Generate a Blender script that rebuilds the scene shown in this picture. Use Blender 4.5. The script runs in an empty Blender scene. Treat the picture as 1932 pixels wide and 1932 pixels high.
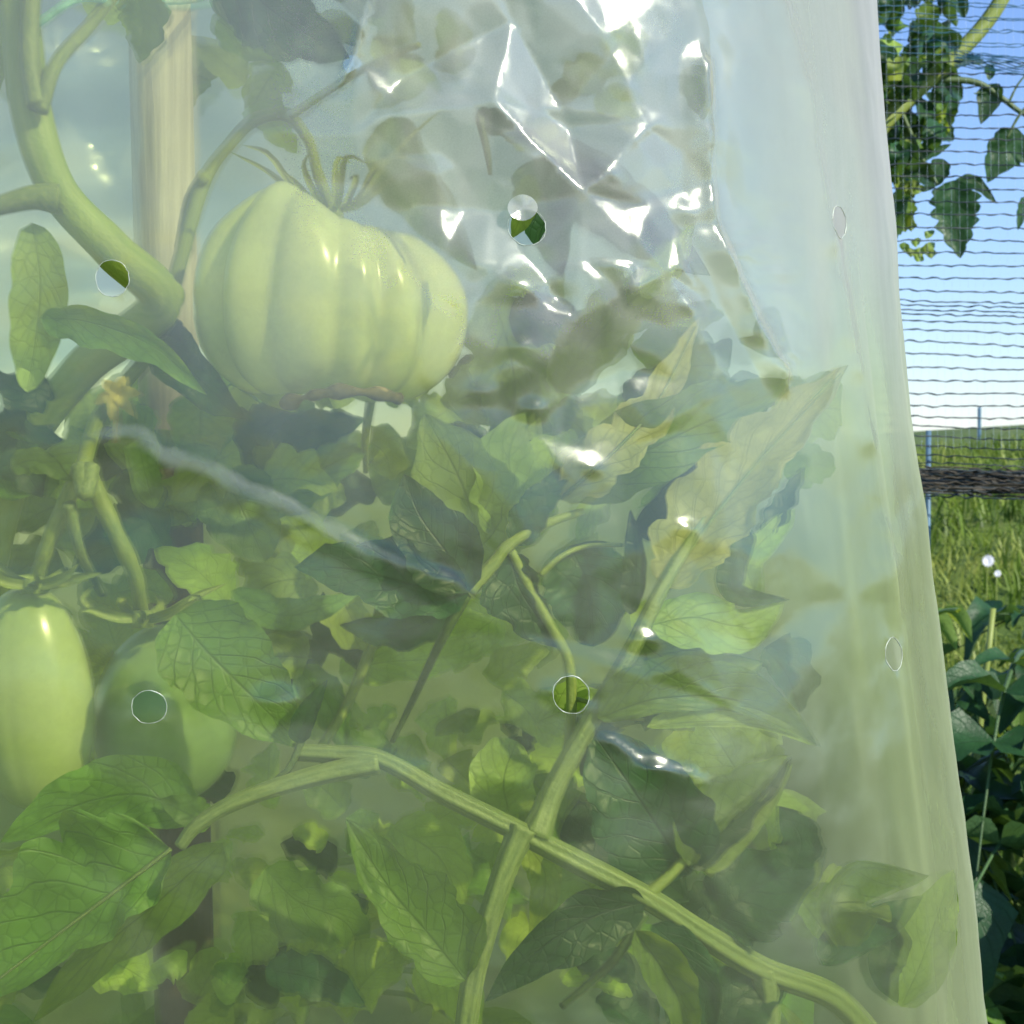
import bpy, math, random
import numpy as np
from mathutils import Vector, Matrix, noise
from mathutils.geometry import delaunay_2d_cdt
from mathutils.bvhtree import BVHTree

R = math.radians
rnd = random.Random(11)
sc = bpy.context.scene
COL = sc.collection

# ------------------------------------------------------------------ camera
CAM = Vector((0, 0, 1.10))
PITCH = R(-1.8)
FOV = 30.0
FPX = 966 / math.tan(R(FOV / 2))
FW = Vector((0, math.cos(PITCH), math.sin(PITCH)))
UP = Vector((0, -math.sin(PITCH), math.cos(PITCH)))
RT = Vector((1, 0, 0))
cam = bpy.data.cameras.new('camera')
camo = bpy.data.objects.new('camera', cam)
COL.objects.link(camo)
camo.location = CAM
camo.rotation_euler = (R(90) + PITCH, 0, 0)
cam.sensor_width = 36
cam.sensor_fit = 'HORIZONTAL'
cam.lens = 18 / math.tan(R(FOV / 2))
cam.clip_start = 0.01
cam.clip_end = 2000
cam.dof.use_dof = True
cam.dof.focus_distance = 0.43
cam.dof.aperture_fstop = 95.0
sc.camera = camo

# ------------------------------------------------------------------ world and sun
SUN = Vector((0.62, -0.55, 0.56)).normalized()
w = bpy.data.worlds.new('World')
sc.world = w
w.use_nodes = True
nt = w.node_tree
bg = nt.nodes['Background']
sky = nt.nodes.new('ShaderNodeTexSky')
sky.sky_type = 'NISHITA'
sky.sun_disc = False
sky.sun_elevation = math.asin(SUN.z)
sky.sun_rotation = math.atan2(SUN.x, SUN.y)
sky.air_density = 1.0
sky.dust_density = 0.0
sky.ozone_density = 2.5
tint = nt.nodes.new('ShaderNodeMix')
tint.data_type = 'RGBA'
tint.blend_type = 'MULTIPLY'
tint.inputs[0].default_value = 1.0
nt.links.new(sky.outputs[0], tint.inputs[6])
tint.inputs[7].default_value = (0.92, 1.03, 1.36, 1)
nt.links.new(tint.outputs[2], bg.inputs[0])
bg.inputs[1].default_value = 0.115
sun = bpy.data.lights.new('sun', 'SUN')
sun.energy = 4.6
sun.angle = R(0.5)
sun.color = (1, 0.93, 0.82)
suno = bpy.data.objects.new('sun', sun)
COL.objects.link(suno)
suno.location = SUN * 5 + CAM
suno.rotation_euler = SUN.to_track_quat('Z', 'Y').to_euler()
sc.view_settings.view_transform = 'Standard'
sc.view_settings.look = 'None'
sc.view_settings.gamma = 1
sc.view_settings.use_curve_mapping = False
sc.view_settings.exposure = 0.25
sc.cycles.use_denoising = True
sc.cycles.max_bounces = 10
sc.cycles.diffuse_bounces = 4
sc.cycles.glossy_bounces = 3
sc.cycles.transmission_bounces = 8
sc.cycles.transparent_max_bounces = 24
sc.cycles.sample_clamp_indirect = 6.0
sc.cycles.sample_clamp_direct = 0.0

# ------------------------------------------------------------------ helpers
def P(x, y, d):
    """point seen at photo position (x, y) (1932 px wide frame), d metres in front of the lens"""
    return CAM + d * (FW + RT * ((x - 966) / FPX) + UP * ((966 - y) / FPX))

def px(n, d):
    return n * d / FPX

def mesh_from(name, verts, faces, mat, uvs=None, smooth=True):
    me = bpy.data.meshes.new(name)
    me.from_pydata([tuple(v) for v in verts], [], faces)
    if uvs is not None:
        uvl = me.uv_layers.new(name='UVMap')
        li = np.empty(len(me.loops), dtype=np.int32)
        me.loops.foreach_get('vertex_index', li)
        uvl.data.foreach_set('uv', np.asarray(uvs, dtype=np.float32)[li].ravel())
    if smooth:
        me.polygons.foreach_set('use_smooth', [True] * len(me.polygons))
    if mat:
        me.materials.append(mat)
    me.update()
    return me

def wpos(o):
    p = Vector(o.location)
    while o.parent:
        o = o.parent
        p += Vector(o.location)
    return p

def put(name, me, base=None, parent=None):
    o = bpy.data.objects.new(name, me)
    COL.objects.link(o)
    base = Vector(base) if base is not None else Vector((0, 0, 0))
    if parent:
        o.parent = parent
        o.location = base - wpos(parent)
    else:
        o.location = base
    return o

def build(name, verts, faces, mat, parent=None, base=None, uvs=None, smooth=True):
    """verts in world coordinates; the object origin goes to base"""
    b = Vector(base) if base is not None else Vector(verts[0])
    return put(name, mesh_from(name, [Vector(v) - b for v in verts], faces, mat, uvs, smooth), b, parent)

def thing(name, label, cat, loc, group=None):
    o = bpy.data.objects.new(name, None)
    COL.objects.link(o)
    o.empty_display_size = 0.05
    o.location = loc
    tag(o, label, cat, group)
    return o

def tag(o, label=None, cat=None, group=None, kind=None):
    if label: o['label'] = label
    if cat: o['category'] = cat
    if group: o['group'] = group
    if kind: o['kind'] = kind
    return o

def catmull(pts, n):
    pts = [Vector(p) for p in pts]
    if len(pts) == 2:
        return [pts[0].lerp(pts[1], i / n) for i in range(n + 1)]
    ext = [pts[0] * 2 - pts[1]] + pts + [pts[-1] * 2 - pts[-2]]
    seg = len(pts) - 1
    out = []
    for i in range(n + 1):
        t = i / n * seg
        k = min(int(t), seg - 1)
        f = t - k
        a, b, c, d = ext[k], ext[k + 1], ext[k + 2], ext[k + 3]
        out.append(0.5 * ((2 * b) + (c - a) * f + (2 * a - 5 * b + 4 * c - d) * f * f + (3 * b - a - 3 * c + d) * f ** 3))
    return out

def tube_geo(pts, r0, r1, n=20, sides=10, ridge=0.0, knob=0.0, flare=0.0, round_end=0.0, V=None, F=None, U=None, seed=0, cap=True):
    V = [] if V is None else V
    F = [] if F is None else F
    U = [] if U is None else U
    c = catmull(pts, n)
    o0 = len(V)
    up = Vector((0.2, -0.9, 0.3)).normalized()
    for i, p in enumerate(c):
        T = (c[min(i + 1, n)] - c[max(i - 1, 0)]).normalized()
        S = T.cross(up)
        if S.length < 1e-4: S = T.orthogonal()
        S.normalize()
        B = S.cross(T)
        t = i / n
        r = r0 + (r1 - r0) * t
        r *= 1 + flare * math.exp(-t * 16)
        if round_end and t > 1 - round_end: r *= math.sqrt(max(0.02, 1 - ((t - 1 + round_end) / round_end) ** 2))
        r *= 1 + knob * noise.noise(Vector((t * 7, seed * 3.1, 0)))
        for k in range(sides):
            a = 2 * math.pi * k / sides
            rr = r * (1 + ridge * 0.5 * math.cos(6 * a + 1.2 * t))
            V.append(p + (S * math.cos(a) + B * math.sin(a)) * rr)
            U.append((k / sides, t * 10))
    for i in range(n):
        for k in range(sides):
            k2 = (k + 1) % sides
            F.append((o0 + i * sides + k, o0 + i * sides + k2, o0 + (i + 1) * sides + k2, o0 + (i + 1) * sides + k))
    if cap:
        F.append(tuple(o0 + k for k in range(sides))[::-1])
        F.append(tuple(o0 + n * sides + k for k in range(sides)))
    return V, F, U

def tube(name, pts, r0, r1, mat, parent=None, **kw):
    V, F, U = tube_geo(pts, r0, r1, **kw)
    return build(name, V, F, mat, parent, base=pts[0], uvs=U)

# ------------------------------------------------------------------ materials
def newmat(name):
    m = bpy.data.materials.new(name)
    m.use_nodes = True
    n = m.node_tree.nodes
    l = m.node_tree.links
    b = n['Principled BSDF']
    return m, n, l, b, n['Material Output']

def ramp(n, stops):
    r = n.new('ShaderNodeValToRGB')
    e = r.color_ramp.elements
    e[0].position, e[0].color = stops[0][0], (*stops[0][1], 1)
    e[1].position, e[1].color = stops[-1][0], (*stops[-1][1], 1)
    for p, c in stops[1:-1]:
        x = e.new(p)
        x.color = (*c, 1)
    return r

def math_node(n, l, op, a, b=None):
    m = n.new('ShaderNodeMath')
    m.operation = op
    for i, v in enumerate((a, b)):
        if v is None: continue
        if isinstance(v, (int, float)): m.inputs[i].default_value = v
        else: l.new(v, m.inputs[i])
    return m.outputs[0]

def leaf_material(name, top, back, trans, rough=0.45, trans_mix=0.35, vein=0.55):
    m, n, l, b, out = newmat(name)
    tc = n.new('ShaderNodeTexCoord')
    geo = n.new('ShaderNodeNewGeometry')
    oi = n.new('ShaderNodeObjectInfo')
    sep = n.new('ShaderNodeSeparateXYZ')
    l.new(tc.outputs['UV'], sep.inputs[0])
    q = math_node(n, l, 'ABSOLUTE', math_node(n, l, 'MULTIPLY', math_node(n, l, 'SUBTRACT', sep.outputs[0], 0.5), 2.0))
    lat = math_node(n, l, 'SUBTRACT', math_node(n, l, 'MULTIPLY', sep.outputs[1], 7.0), math_node(n, l, 'MULTIPLY', q, 2.2))
    saw = math_node(n, l, 'ABSOLUTE', math_node(n, l, 'SUBTRACT', math_node(n, l, 'FRACT', lat), 0.5))   # 0 at vein
    v1 = n.new('ShaderNodeMapRange'); v1.inputs[1].default_value = 0.0; v1.inputs[2].default_value = 0.06; v1.inputs[3].default_value = 1; v1.inputs[4].default_value = 0
    l.new(saw, v1.inputs[0])
    v2 = n.new('ShaderNodeMapRange'); v2.inputs[1].default_value = 0.0; v2.inputs[2].default_value = 0.05; v2.inputs[3].default_value = 1; v2.inputs[4].default_value = 0
    l.new(q, v2.inputs[0])
    vor = n.new('ShaderNodeTexVoronoi'); vor.feature = 'DISTANCE_TO_EDGE'; vor.inputs['Scale'].default_value = 260
    l.new(tc.outputs['Object'], vor.inputs['Vector'])
    v3 = n.new('ShaderNodeMapRange'); v3.inputs[1].default_value = 0.0; v3.inputs[2].default_value = 0.10; v3.inputs[3].default_value = 0.4; v3.inputs[4].default_value = 0
    l.new(vor.outputs['Distance'], v3.inputs[0])
    veins = math_node(n, l, 'MAXIMUM', math_node(n, l, 'MAXIMUM', v1.outputs[0], v2.outputs[0]), v3.outputs[0])
    ns = n.new('ShaderNodeTexNoise'); ns.inputs['Scale'].default_value = 60; ns.inputs['Detail'].default_value = 5
    l.new(tc.outputs['Object'], ns.inputs['Vector'])
    cr = ramp(n, [(0.3, tuple(c * 0.72 for c in top)), (0.55, top), (0.8, tuple(min(1, c * 1.35 + 0.006) for c in top))])
    l.new(ns.outputs[0], cr.inputs[0])
    mixb = n.new('ShaderNodeMix'); mixb.data_type = 'RGBA'
    l.new(geo.outputs['Backfacing'], mixb.inputs[0])
    l.new(cr.outputs[0], mixb.inputs[6]); mixb.inputs[7].default_value = (*back, 1)
    mixv = n.new('ShaderNodeMix'); mixv.data_type = 'RGBA'
    l.new(math_node(n, l, 'MULTIPLY', veins, vein), mixv.inputs[0])
    l.new(mixb.outputs[2], mixv.inputs[6]); mixv.inputs[7].default_value = (top[0] * .5, top[1] * .5, top[2] * .5, 1)
    hs = n.new('ShaderNodeHueSaturation')
    mr = n.new('ShaderNodeMapRange'); mr.inputs[3].default_value = 0.7; mr.inputs[4].default_value = 1.35
    l.new(oi.outputs['Random'], mr.inputs[0]); l.new(mr.outputs[0], hs.inputs['Value'])
    mr2 = n.new('ShaderNodeMapRange'); mr2.inputs[3].default_value = 0.485; mr2.inputs[4].default_value = 0.512
    l.new(oi.outputs['Random'], mr2.inputs[0]); l.new(mr2.outputs[0], hs.inputs['Hue'])
    l.new(mixv.outputs[2], hs.inputs['Color'])
    l.new(hs.outputs[0], b.inputs['Base Color'])
    b.inputs['Roughness'].default_value = rough
    b.inputs['Specular IOR Level'].default_value = 0.4
    bump = n.new('ShaderNodeBump'); bump.inputs['Strength'].default_value = 0.5; bump.inputs['Distance'].default_value = 0.0006
    hgt = math_node(n, l, 'SUBTRACT', ns.outputs[0], veins)
    l.new(hgt, bump.inputs['Height']); l.new(bump.outputs[0], b.inputs['Normal'])
    tr = n.new('ShaderNodeBsdfTranslucent')
    tmix = n.new('ShaderNodeMix'); tmix.data_type = 'RGBA'
    l.new(math_node(n, l, 'MULTIPLY', veins, 0.55), tmix.inputs[0])
    tmix.inputs[6].default_value = (*trans, 1); tmix.inputs[7].default_value = (trans[0] * .35, trans[1] * .4, trans[2] * .4, 1)
    l.new(tmix.outputs[2], tr.inputs[0])
    mx = n.new('ShaderNodeMixShader'); mx.inputs[0].default_value = trans_mix
    l.new(b.outputs[0], mx.inputs[1]); l.new(tr.outputs[0], mx.inputs[2])
    l.new(mx.outputs[0], out.inputs[0])
    return m

M = {}  # dark, pale and yellow leaf tones carry shade and sunlight in their colour
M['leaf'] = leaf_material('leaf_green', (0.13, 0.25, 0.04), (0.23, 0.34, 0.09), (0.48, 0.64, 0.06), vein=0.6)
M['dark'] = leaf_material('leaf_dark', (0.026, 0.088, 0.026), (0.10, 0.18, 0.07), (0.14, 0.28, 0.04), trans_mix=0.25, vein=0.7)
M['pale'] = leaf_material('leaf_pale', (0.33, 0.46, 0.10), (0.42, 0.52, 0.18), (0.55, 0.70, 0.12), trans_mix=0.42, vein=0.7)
M['yellow'] = leaf_material('leaf_sunlit_yellow', (0.40, 0.54, 0.08), (0.44, 0.56, 0.15), (0.60, 0.74, 0.09), trans_mix=0.42)

def stem_material(name, c1, c2, rough=0.5):
    m, n, l, b, out = newmat(name)
    tc = n.new('ShaderNodeTexCoord')
    mp = n.new('ShaderNodeMapping'); mp.inputs['Scale'].default_value = (14, 0.8, 1)
    l.new(tc.outputs['UV'], mp.inputs[0])
    ns = n.new('ShaderNodeTexNoise'); ns.inputs['Scale'].default_value = 1.2; ns.inputs['Detail'].default_value = 4
    l.new(mp.outputs[0], ns.inputs['Vector'])
    cr = ramp(n, [(0.3, c1), (0.7, c2)])
    l.new(ns.outputs[0], cr.inputs[0]); l.new(cr.outputs[0], b.inputs['Base Color'])
    b.inputs['Roughness'].default_value = rough
    b.inputs['Subsurface Weight'].default_value = 0.15
    b.inputs['Subsurface Radius'].default_value = (0.004, 0.005, 0.001)
    n2 = n.new('ShaderNodeTexNoise'); n2.inputs['Scale'].default_value = 900
    l.new(tc.outputs['Object'], n2.inputs['Vector'])
    bump = n.new('ShaderNodeBump'); bump.inputs['Strength'].default_value = 0.6; bump.inputs['Distance'].default_value = 0.0004
    l.new(n2.outputs[0], bump.inputs['Height']); l.new(bump.outputs[0], b.inputs['Normal'])
    return m
M['cream'] = leaf_material('leaf_cream', (0.56, 0.56, 0.22), (0.58, 0.58, 0.28), (0.8, 0.8, 0.25), trans_mix=0.42, vein=0.5)  # sunlit tone of the rippled leaves put into their colour
M['stem'] = stem_material('green_stem', (0.20, 0.28, 0.05), (0.32, 0.38, 0.09))
M['stem_pale'] = stem_material('pale_stem', (0.15, 0.22, 0.065), (0.28, 0.35, 0.12))
M['stem_sunlit'] = stem_material('sunlit_stem', (0.30, 0.42, 0.06), (0.44, 0.52, 0.12))  # main stem: sunlight put in as a lighter stem colour
M['stem_dark'] = stem_material('dark_stem', (0.06, 0.11, 0.03), (0.11, 0.17, 0.05))
M['calyx'] = stem_material('calyx_green', (0.09, 0.17, 0.03), (0.17, 0.26, 0.05))

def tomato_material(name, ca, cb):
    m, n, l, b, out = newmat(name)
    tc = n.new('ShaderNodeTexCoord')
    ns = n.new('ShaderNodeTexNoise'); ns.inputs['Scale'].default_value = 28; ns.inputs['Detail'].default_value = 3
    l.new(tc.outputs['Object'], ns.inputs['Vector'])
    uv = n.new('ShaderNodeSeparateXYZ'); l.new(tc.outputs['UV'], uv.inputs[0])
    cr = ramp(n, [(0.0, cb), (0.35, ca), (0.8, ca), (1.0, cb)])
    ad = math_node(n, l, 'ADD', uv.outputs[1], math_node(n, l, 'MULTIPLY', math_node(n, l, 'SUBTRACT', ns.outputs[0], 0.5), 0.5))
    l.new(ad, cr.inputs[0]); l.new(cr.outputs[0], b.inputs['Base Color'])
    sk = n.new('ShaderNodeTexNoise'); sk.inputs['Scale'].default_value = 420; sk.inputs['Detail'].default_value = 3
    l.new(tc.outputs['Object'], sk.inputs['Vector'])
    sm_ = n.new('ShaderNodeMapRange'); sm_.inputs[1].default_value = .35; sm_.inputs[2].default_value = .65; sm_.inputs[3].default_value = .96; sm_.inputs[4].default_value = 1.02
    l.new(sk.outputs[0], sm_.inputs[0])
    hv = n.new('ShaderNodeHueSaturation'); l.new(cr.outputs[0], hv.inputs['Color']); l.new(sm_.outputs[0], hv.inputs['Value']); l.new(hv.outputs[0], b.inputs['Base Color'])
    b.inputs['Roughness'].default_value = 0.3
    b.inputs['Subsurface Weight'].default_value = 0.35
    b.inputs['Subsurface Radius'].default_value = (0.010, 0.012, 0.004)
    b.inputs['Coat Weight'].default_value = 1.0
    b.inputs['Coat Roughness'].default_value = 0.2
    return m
M['tomato'] = tomato_material('unripe_tomato_skin', (0.85, 0.90, 0.38), (0.66, 0.76, 0.24))
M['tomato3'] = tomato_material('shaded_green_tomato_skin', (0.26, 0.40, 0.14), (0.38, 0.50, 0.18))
M['tomato2'] = tomato_material('green_plum_tomato_skin', (0.50, 0.60, 0.24), (0.42, 0.54, 0.16))

def simple(name, col, rough=0.6, scale=40, var=0.3, bumpd=0.0, stretch=(1, 1, 1)):
    m, n, l, b, out = newmat(name)
    tc = n.new('ShaderNodeTexCoord')
    mp = n.new('ShaderNodeMapping'); mp.inputs['Scale'].default_value = stretch
    l.new(tc.outputs['Object'], mp.inputs[0])
    ns = n.new('ShaderNodeTexNoise'); ns.inputs['Scale'].default_value = scale; ns.inputs['Detail'].default_value = 6
    l.new(mp.outputs[0], ns.inputs['Vector'])
    cr = ramp(n, [(0.3, tuple(c * (1 - var) for c in col)), (0.7, tuple(min(1, c * (1 + var)) for c in col))])
    l.new(ns.outputs[0], cr.inputs[0]); l.new(cr.outputs[0], b.inputs['Base Color'])
    b.inputs['Roughness'].default_value = rough
    if bumpd:
        bump = n.new('ShaderNodeBump'); bump.inputs['Distance'].default_value = bumpd
        l.new(ns.outputs[0], bump.inputs['Height']); l.new(bump.outputs[0], b.inputs['Normal'])
    return m
M['wood'] = simple('weathered_wood_shaded', (0.76, 0.67, 0.50), 0.7, 36, 0.35, 0.0012, (9, 9, 0.35))
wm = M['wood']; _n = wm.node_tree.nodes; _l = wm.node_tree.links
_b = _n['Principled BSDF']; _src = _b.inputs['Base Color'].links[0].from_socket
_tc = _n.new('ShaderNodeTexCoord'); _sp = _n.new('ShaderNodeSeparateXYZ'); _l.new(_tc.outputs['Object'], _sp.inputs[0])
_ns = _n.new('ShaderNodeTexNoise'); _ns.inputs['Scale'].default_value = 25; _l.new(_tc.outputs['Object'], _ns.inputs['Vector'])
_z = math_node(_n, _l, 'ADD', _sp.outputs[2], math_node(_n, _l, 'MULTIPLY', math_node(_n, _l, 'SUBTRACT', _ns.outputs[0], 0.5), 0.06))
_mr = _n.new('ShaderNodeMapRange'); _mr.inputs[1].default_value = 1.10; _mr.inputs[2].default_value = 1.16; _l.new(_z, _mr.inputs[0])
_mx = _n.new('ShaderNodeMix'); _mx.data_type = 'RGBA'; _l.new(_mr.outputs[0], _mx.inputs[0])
_mx.inputs[6].default_value = (0.10, 0.075, 0.065, 1); _l.new(_src, _mx.inputs[7]); _l.new(_mx.outputs[2], _b.inputs['Base Color'])  # leaf shade on the lower stake, painted as darker wood
M['soil'] = simple('soil', (0.10, 0.075, 0.05), 0.95, 12, 0.5, 0.02)
M['twine'] = simple('turquoise_twine', (0.30, 0.62, 0.50), 0.6, 500, 0.2)
M['net'] = simple('net_thread', (0.022, 0.04, 0.045), 0.5, 60, 0.4)
M['netfine'] = simple('net_fine_thread', (0.55, 0.7, 0.85), 0.5, 60, 0.2)
M['netbluish'] = simple('net_blue_thread', (0.03, 0.13, 0.2), 0.5, 60, 0.2)
M['netband'] = simple('net_gathered_hem', (0.05, 0.045, 0.03), 0.6, 90, 0.6, 0.002, (0.4, 1, 3))
M['post'] = simple('painted_rod', (0.10, 0.20, 0.28), 0.5, 30, 0.3)
M['petal'] = simple('white_petal', (0.85, 0.86, 0.9), 0.6, 30, 0.05)
M['flower'] = simple('dry_blossom', (0.60, 0.50, 0.12), 0.7, 200, 0.3)
M['scar'] = simple('corky_scar', (0.16, 0.13, 0.06), 0.8, 400, 0.4)

def film_material(name, t_share, diff, refr, gloss, tint, dcol, bump_scale, bump_d, rough=0.13, streak=0.0, fog=0.0, blur=0.22, ior=1.06):
    """thin cloudy polythene: clear part, a blurred part, a milky part, a glossy skin"""
    m, n, l, b, out = newmat(name)
    n.remove(b)
    tc = n.new('ShaderNodeTexCoord')
    ns = n.new('ShaderNodeTexNoise'); ns.inputs['Scale'].default_value = bump_scale; ns.inputs['Detail'].default_value = 4
    l.new(tc.outputs['Object'], ns.inputs['Vector'])
    bump = n.new('ShaderNodeBump'); bump.inputs['Distance'].default_value = bump_d; bump.inputs['Strength'].default_value = 1
    l.new(ns.outputs[0], bump.inputs['Height'])
    tr = n.new('ShaderNodeBsdfTransparent'); tr.inputs[0].default_value = (*tint, 1)
    rf = n.new('ShaderNodeBsdfRefraction'); rf.inputs[0].default_value = (*tint, 1); rf.inputs['Roughness'].default_value = blur; rf.inputs['IOR'].default_value = ior
    l.new(bump.outputs[0], rf.inputs['Normal'])
    df = n.new('ShaderNodeBsdfDiffuse'); df.inputs[0].default_value = (*dcol, 1)
    tl = n.new('ShaderNodeBsdfTranslucent'); tl.inputs[0].default_value = (*dcol, 1)
    gl = n.new('ShaderNodeBsdfGlossy'); gl.inputs[0].default_value = (0.9, 0.97, 0.84, 1); gl.inputs['Roughness'].default_value = rough
    l.new(bump.outputs[0], gl.inputs['Normal'])
    # clear / blurred
    m1 = n.new('ShaderNodeMixShader'); m1.inputs[0].default_value = refr
    l.new(tr.outputs[0], m1.inputs[1]); l.new(rf.outputs[0], m1.inputs[2])
    m2 = n.new('ShaderNodeMixShader'); m2.inputs[0].default_value = 0.5
    l.new(df.outputs[0], m2.inputs[1]); l.new(tl.outputs[0], m2.inputs[2])
    # milkiness: uneven, and thicker where the film is seen edge-on
    lw = n.new('ShaderNodeLayerWeight'); lw.inputs[0].default_value = 0.5
    n3 = n.new('ShaderNodeTexNoise'); n3.inputs['Scale'].default_value = 9; n3.inputs['Detail'].default_value = 5
    mp = n.new('ShaderNodeMapping'); mp.inputs['Scale'].default_value = (2.2, 1, 0.8)
    l.new(tc.outputs['Object'], mp.inputs[0]); l.new(mp.outputs[0], n3.inputs['Vector'])
    mr = n.new('ShaderNodeMapRange'); mr.inputs[1].default_value = .3; mr.inputs[2].default_value = .7; mr.inputs[3].default_value = diff * 0.8; mr.inputs[4].default_value = diff * 1.2
    l.new(n3.outputs[0], mr.inputs[0])
    mp2 = n.new('ShaderNodeMapping'); mp2.inputs['Scale'].default_value = (420, 9, 1)
    n4 = n.new('ShaderNodeTexNoise'); n4.inputs['Scale'].default_value = 1.0; n4.inputs['Detail'].default_value = 6
    l.new(tc.outputs['UV'], mp2.inputs[0]); l.new(mp2.outputs[0], n4.inputs['Vector'])
    stk = math_node(n, l, 'MULTIPLY', math_node(n, l, 'SUBTRACT', n4.outputs[0], 0.5), math_node(n, l, 'ADD', math_node(n, l, 'MULTIPLY', lw.outputs['Facing'], streak * 3), streak * .15))
    # milkier, greyer patches higher up the sheet
    sz = n.new('ShaderNodeSeparateXYZ'); l.new(tc.outputs['Object'], sz.inputs[0])
    fz = n.new('ShaderNodeMapRange'); fz.interpolation_type = 'SMOOTHSTEP'
    fz.inputs[1].default_value = 1.03; fz.inputs[2].default_value = 1.13; fz.inputs[3].default_value = 0.0; fz.inputs[4].default_value = fog * diff
    l.new(math_node(n, l, 'ADD', sz.outputs[2], math_node(n, l, 'MULTIPLY', math_node(n, l, 'SUBTRACT', n3.outputs[0], 0.5), 0.16)), fz.inputs[0])
    at = n.new('ShaderNodeAttribute'); at.attribute_name = 'crush'
    stk = math_node(n, l, 'ADD', stk, math_node(n, l, 'MULTIPLY', at.outputs['Fac'], 0.24))
    ng = n.new('ShaderNodeTexNoise'); ng.inputs['Scale'].default_value = 2600; ng.inputs['Detail'].default_value = 2
    l.new(tc.outputs['Object'], ng.inputs['Vector'])
    stk = math_node(n, l, 'ADD', stk, math_node(n, l, 'MULTIPLY', math_node(n, l, 'SUBTRACT', ng.outputs[0], 0.5), 0.10))
    base_f = math_node(n, l, 'ADD', math_node(n, l, 'ADD', mr.outputs[0], fz.outputs[0]), stk)
    greyness = math_node(n, l, 'MINIMUM', math_node(n, l, 'MULTIPLY', math_node(n, l, 'ADD', fz.outputs[0], math_node(n, l, 'MULTIPLY', at.outputs['Fac'], 0.17)), 1.0 / (diff * 2.2)), 1.0)
    cm = n.new('ShaderNodeMix'); cm.data_type = 'RGBA'
    l.new(greyness, cm.inputs[0]); cm.inputs[6].default_value = (*dcol, 1); cm.inputs[7].default_value = (0.74, 0.73, 0.69, 1)
    l.new(cm.outputs[2], df.inputs[0]); l.new(cm.outputs[2], tl.inputs[0])
    fac = math_node(n, l, 'MINIMUM', math_node(n, l, 'ADD', base_f, math_node(n, l, 'MULTIPLY', math_node(n, l, 'POWER', lw.outputs['Facing'], 3.4), 0.95)), 0.92)
    m3 = n.new('ShaderNodeMixShader'); l.new(fac, m3.inputs[0])
    l.new(m1.outputs[0], m3.inputs[1]); l.new(m2.outputs[0], m3.inputs[2])
    fr = n.new('ShaderNodeFresnel'); fr.inputs[0].default_value = 1.5
    l.new(bump.outputs[0], fr.inputs[1])
    g = math_node(n, l, 'MINIMUM', math_node(n, l, 'MULTIPLY', fr.outputs[0], gloss), 0.16)
    m4 = n.new('ShaderNodeMixShader'); l.new(g, m4.inputs[0])
    l.new(m3.outputs[0], m4.inputs[1]); l.new(gl.outputs[0], m4.inputs[2])
    l.new(m4.outputs[0], out.inputs[0])
    return m
M['film'] = film_material('cloudy_film', 1, 0.088, 0.42, 2.0, (0.94, 0.965, 0.68), (0.56, 0.63, 0.41), 30, 0.0005, 0.22, streak=0.05, fog=2.1, blur=0.26)
M['film_back'] = film_material('cloudy_film_back', 1, 0.13, 0.75, 3.0, (0.93, 0.94, 0.66), (0.74, 0.80, 0.56), 30, 0.0004, 0.20, streak=0.1, fog=4.5, blur=0.55, ior=1.12)  # back half of the tube: milkier and more blurring
M['rim'] = simple('film_rim', (0.50, 0.56, 0.46), 0.22, 700, 0.5)

# ------------------------------------------------------------------ the ground
def ground_z(x, y):
    if y < 2.6: return 0.0
    t = min(1, (y - 2.6) / 5.5)
    t = t * t * (3 - 2 * t)
    return t * (0.97 + 0.13 * max(-1, min(3, x - 1.35))) + 0.03 * noise.noise(Vector((x * 0.5, y * 0.5, 0))) * t

ys = list(np.linspace(-6, 2.4, 8)) + list(np.linspace(2.6, 10, 26)) + [14, 22, 40, 90, 200, 500, 1200]
xs = [-900, -300, -100, -40, -18] + list(np.linspace(-9, 9, 37)) + [18, 40, 100, 300, 900]
V = []
for y in ys:
    for x in xs:
        z = ground_z(max(-9, min(9, x)), min(y, 10.0))
        if y > 10: z = z + min(0, -(y - 10) * 0.002) if y < 200 else z - 0.38
        V.append((x, y, z))
nx = len(xs)
F = [(j * nx + i, j * nx + i + 1, (j + 1) * nx + i + 1, (j + 1) * nx + i) for j in range(len(ys) - 1) for i in range(nx - 1)]
m, n, l, b, out = newmat('grass_bank_ground')
tc = n.new('ShaderNodeTexCoord')
ns = n.new('ShaderNodeTexNoise'); ns.inputs['Scale'].default_value = 1.8; ns.inputs['Detail'].default_value = 8
l.new(tc.outputs['Object'], ns.inputs['Vector'])
cr = ramp(n, [(0.3, (0.05, 0.10, 0.015)), (0.5, (0.12, 0.19, 0.03)), (0.7, (0.2, 0.24, 0.06))])
l.new(ns.outputs[0], cr.inputs[0])
sp = n.new('ShaderNodeSeparateXYZ'); l.new(tc.outputs['Object'], sp.inputs[0])
mr = n.new('ShaderNodeMapRange'); mr.inputs[1].default_value = 2.4; mr.inputs[2].default_value = 3.2
l.new(sp.outputs[1], mr.inputs[0])
mx = n.new('ShaderNodeMix'); mx.data_type = 'RGBA'
l.new(mr.outputs[0], mx.inputs[0]); mx.inputs[6].default_value = (0.07, 0.10, 0.03, 1); l.new(cr.outputs[0], mx.inputs[7])
l.new(mx.outputs[2], b.inputs['Base Color']); b.inputs['Roughness'].default_value = 0.95
bump = n.new('ShaderNodeBump'); bump.inputs['Distance'].default_value = 0.05
l.new(ns.outputs[0], bump.inputs['Height']); l.new(bump.outputs[0], b.inputs['Normal'])
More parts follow.
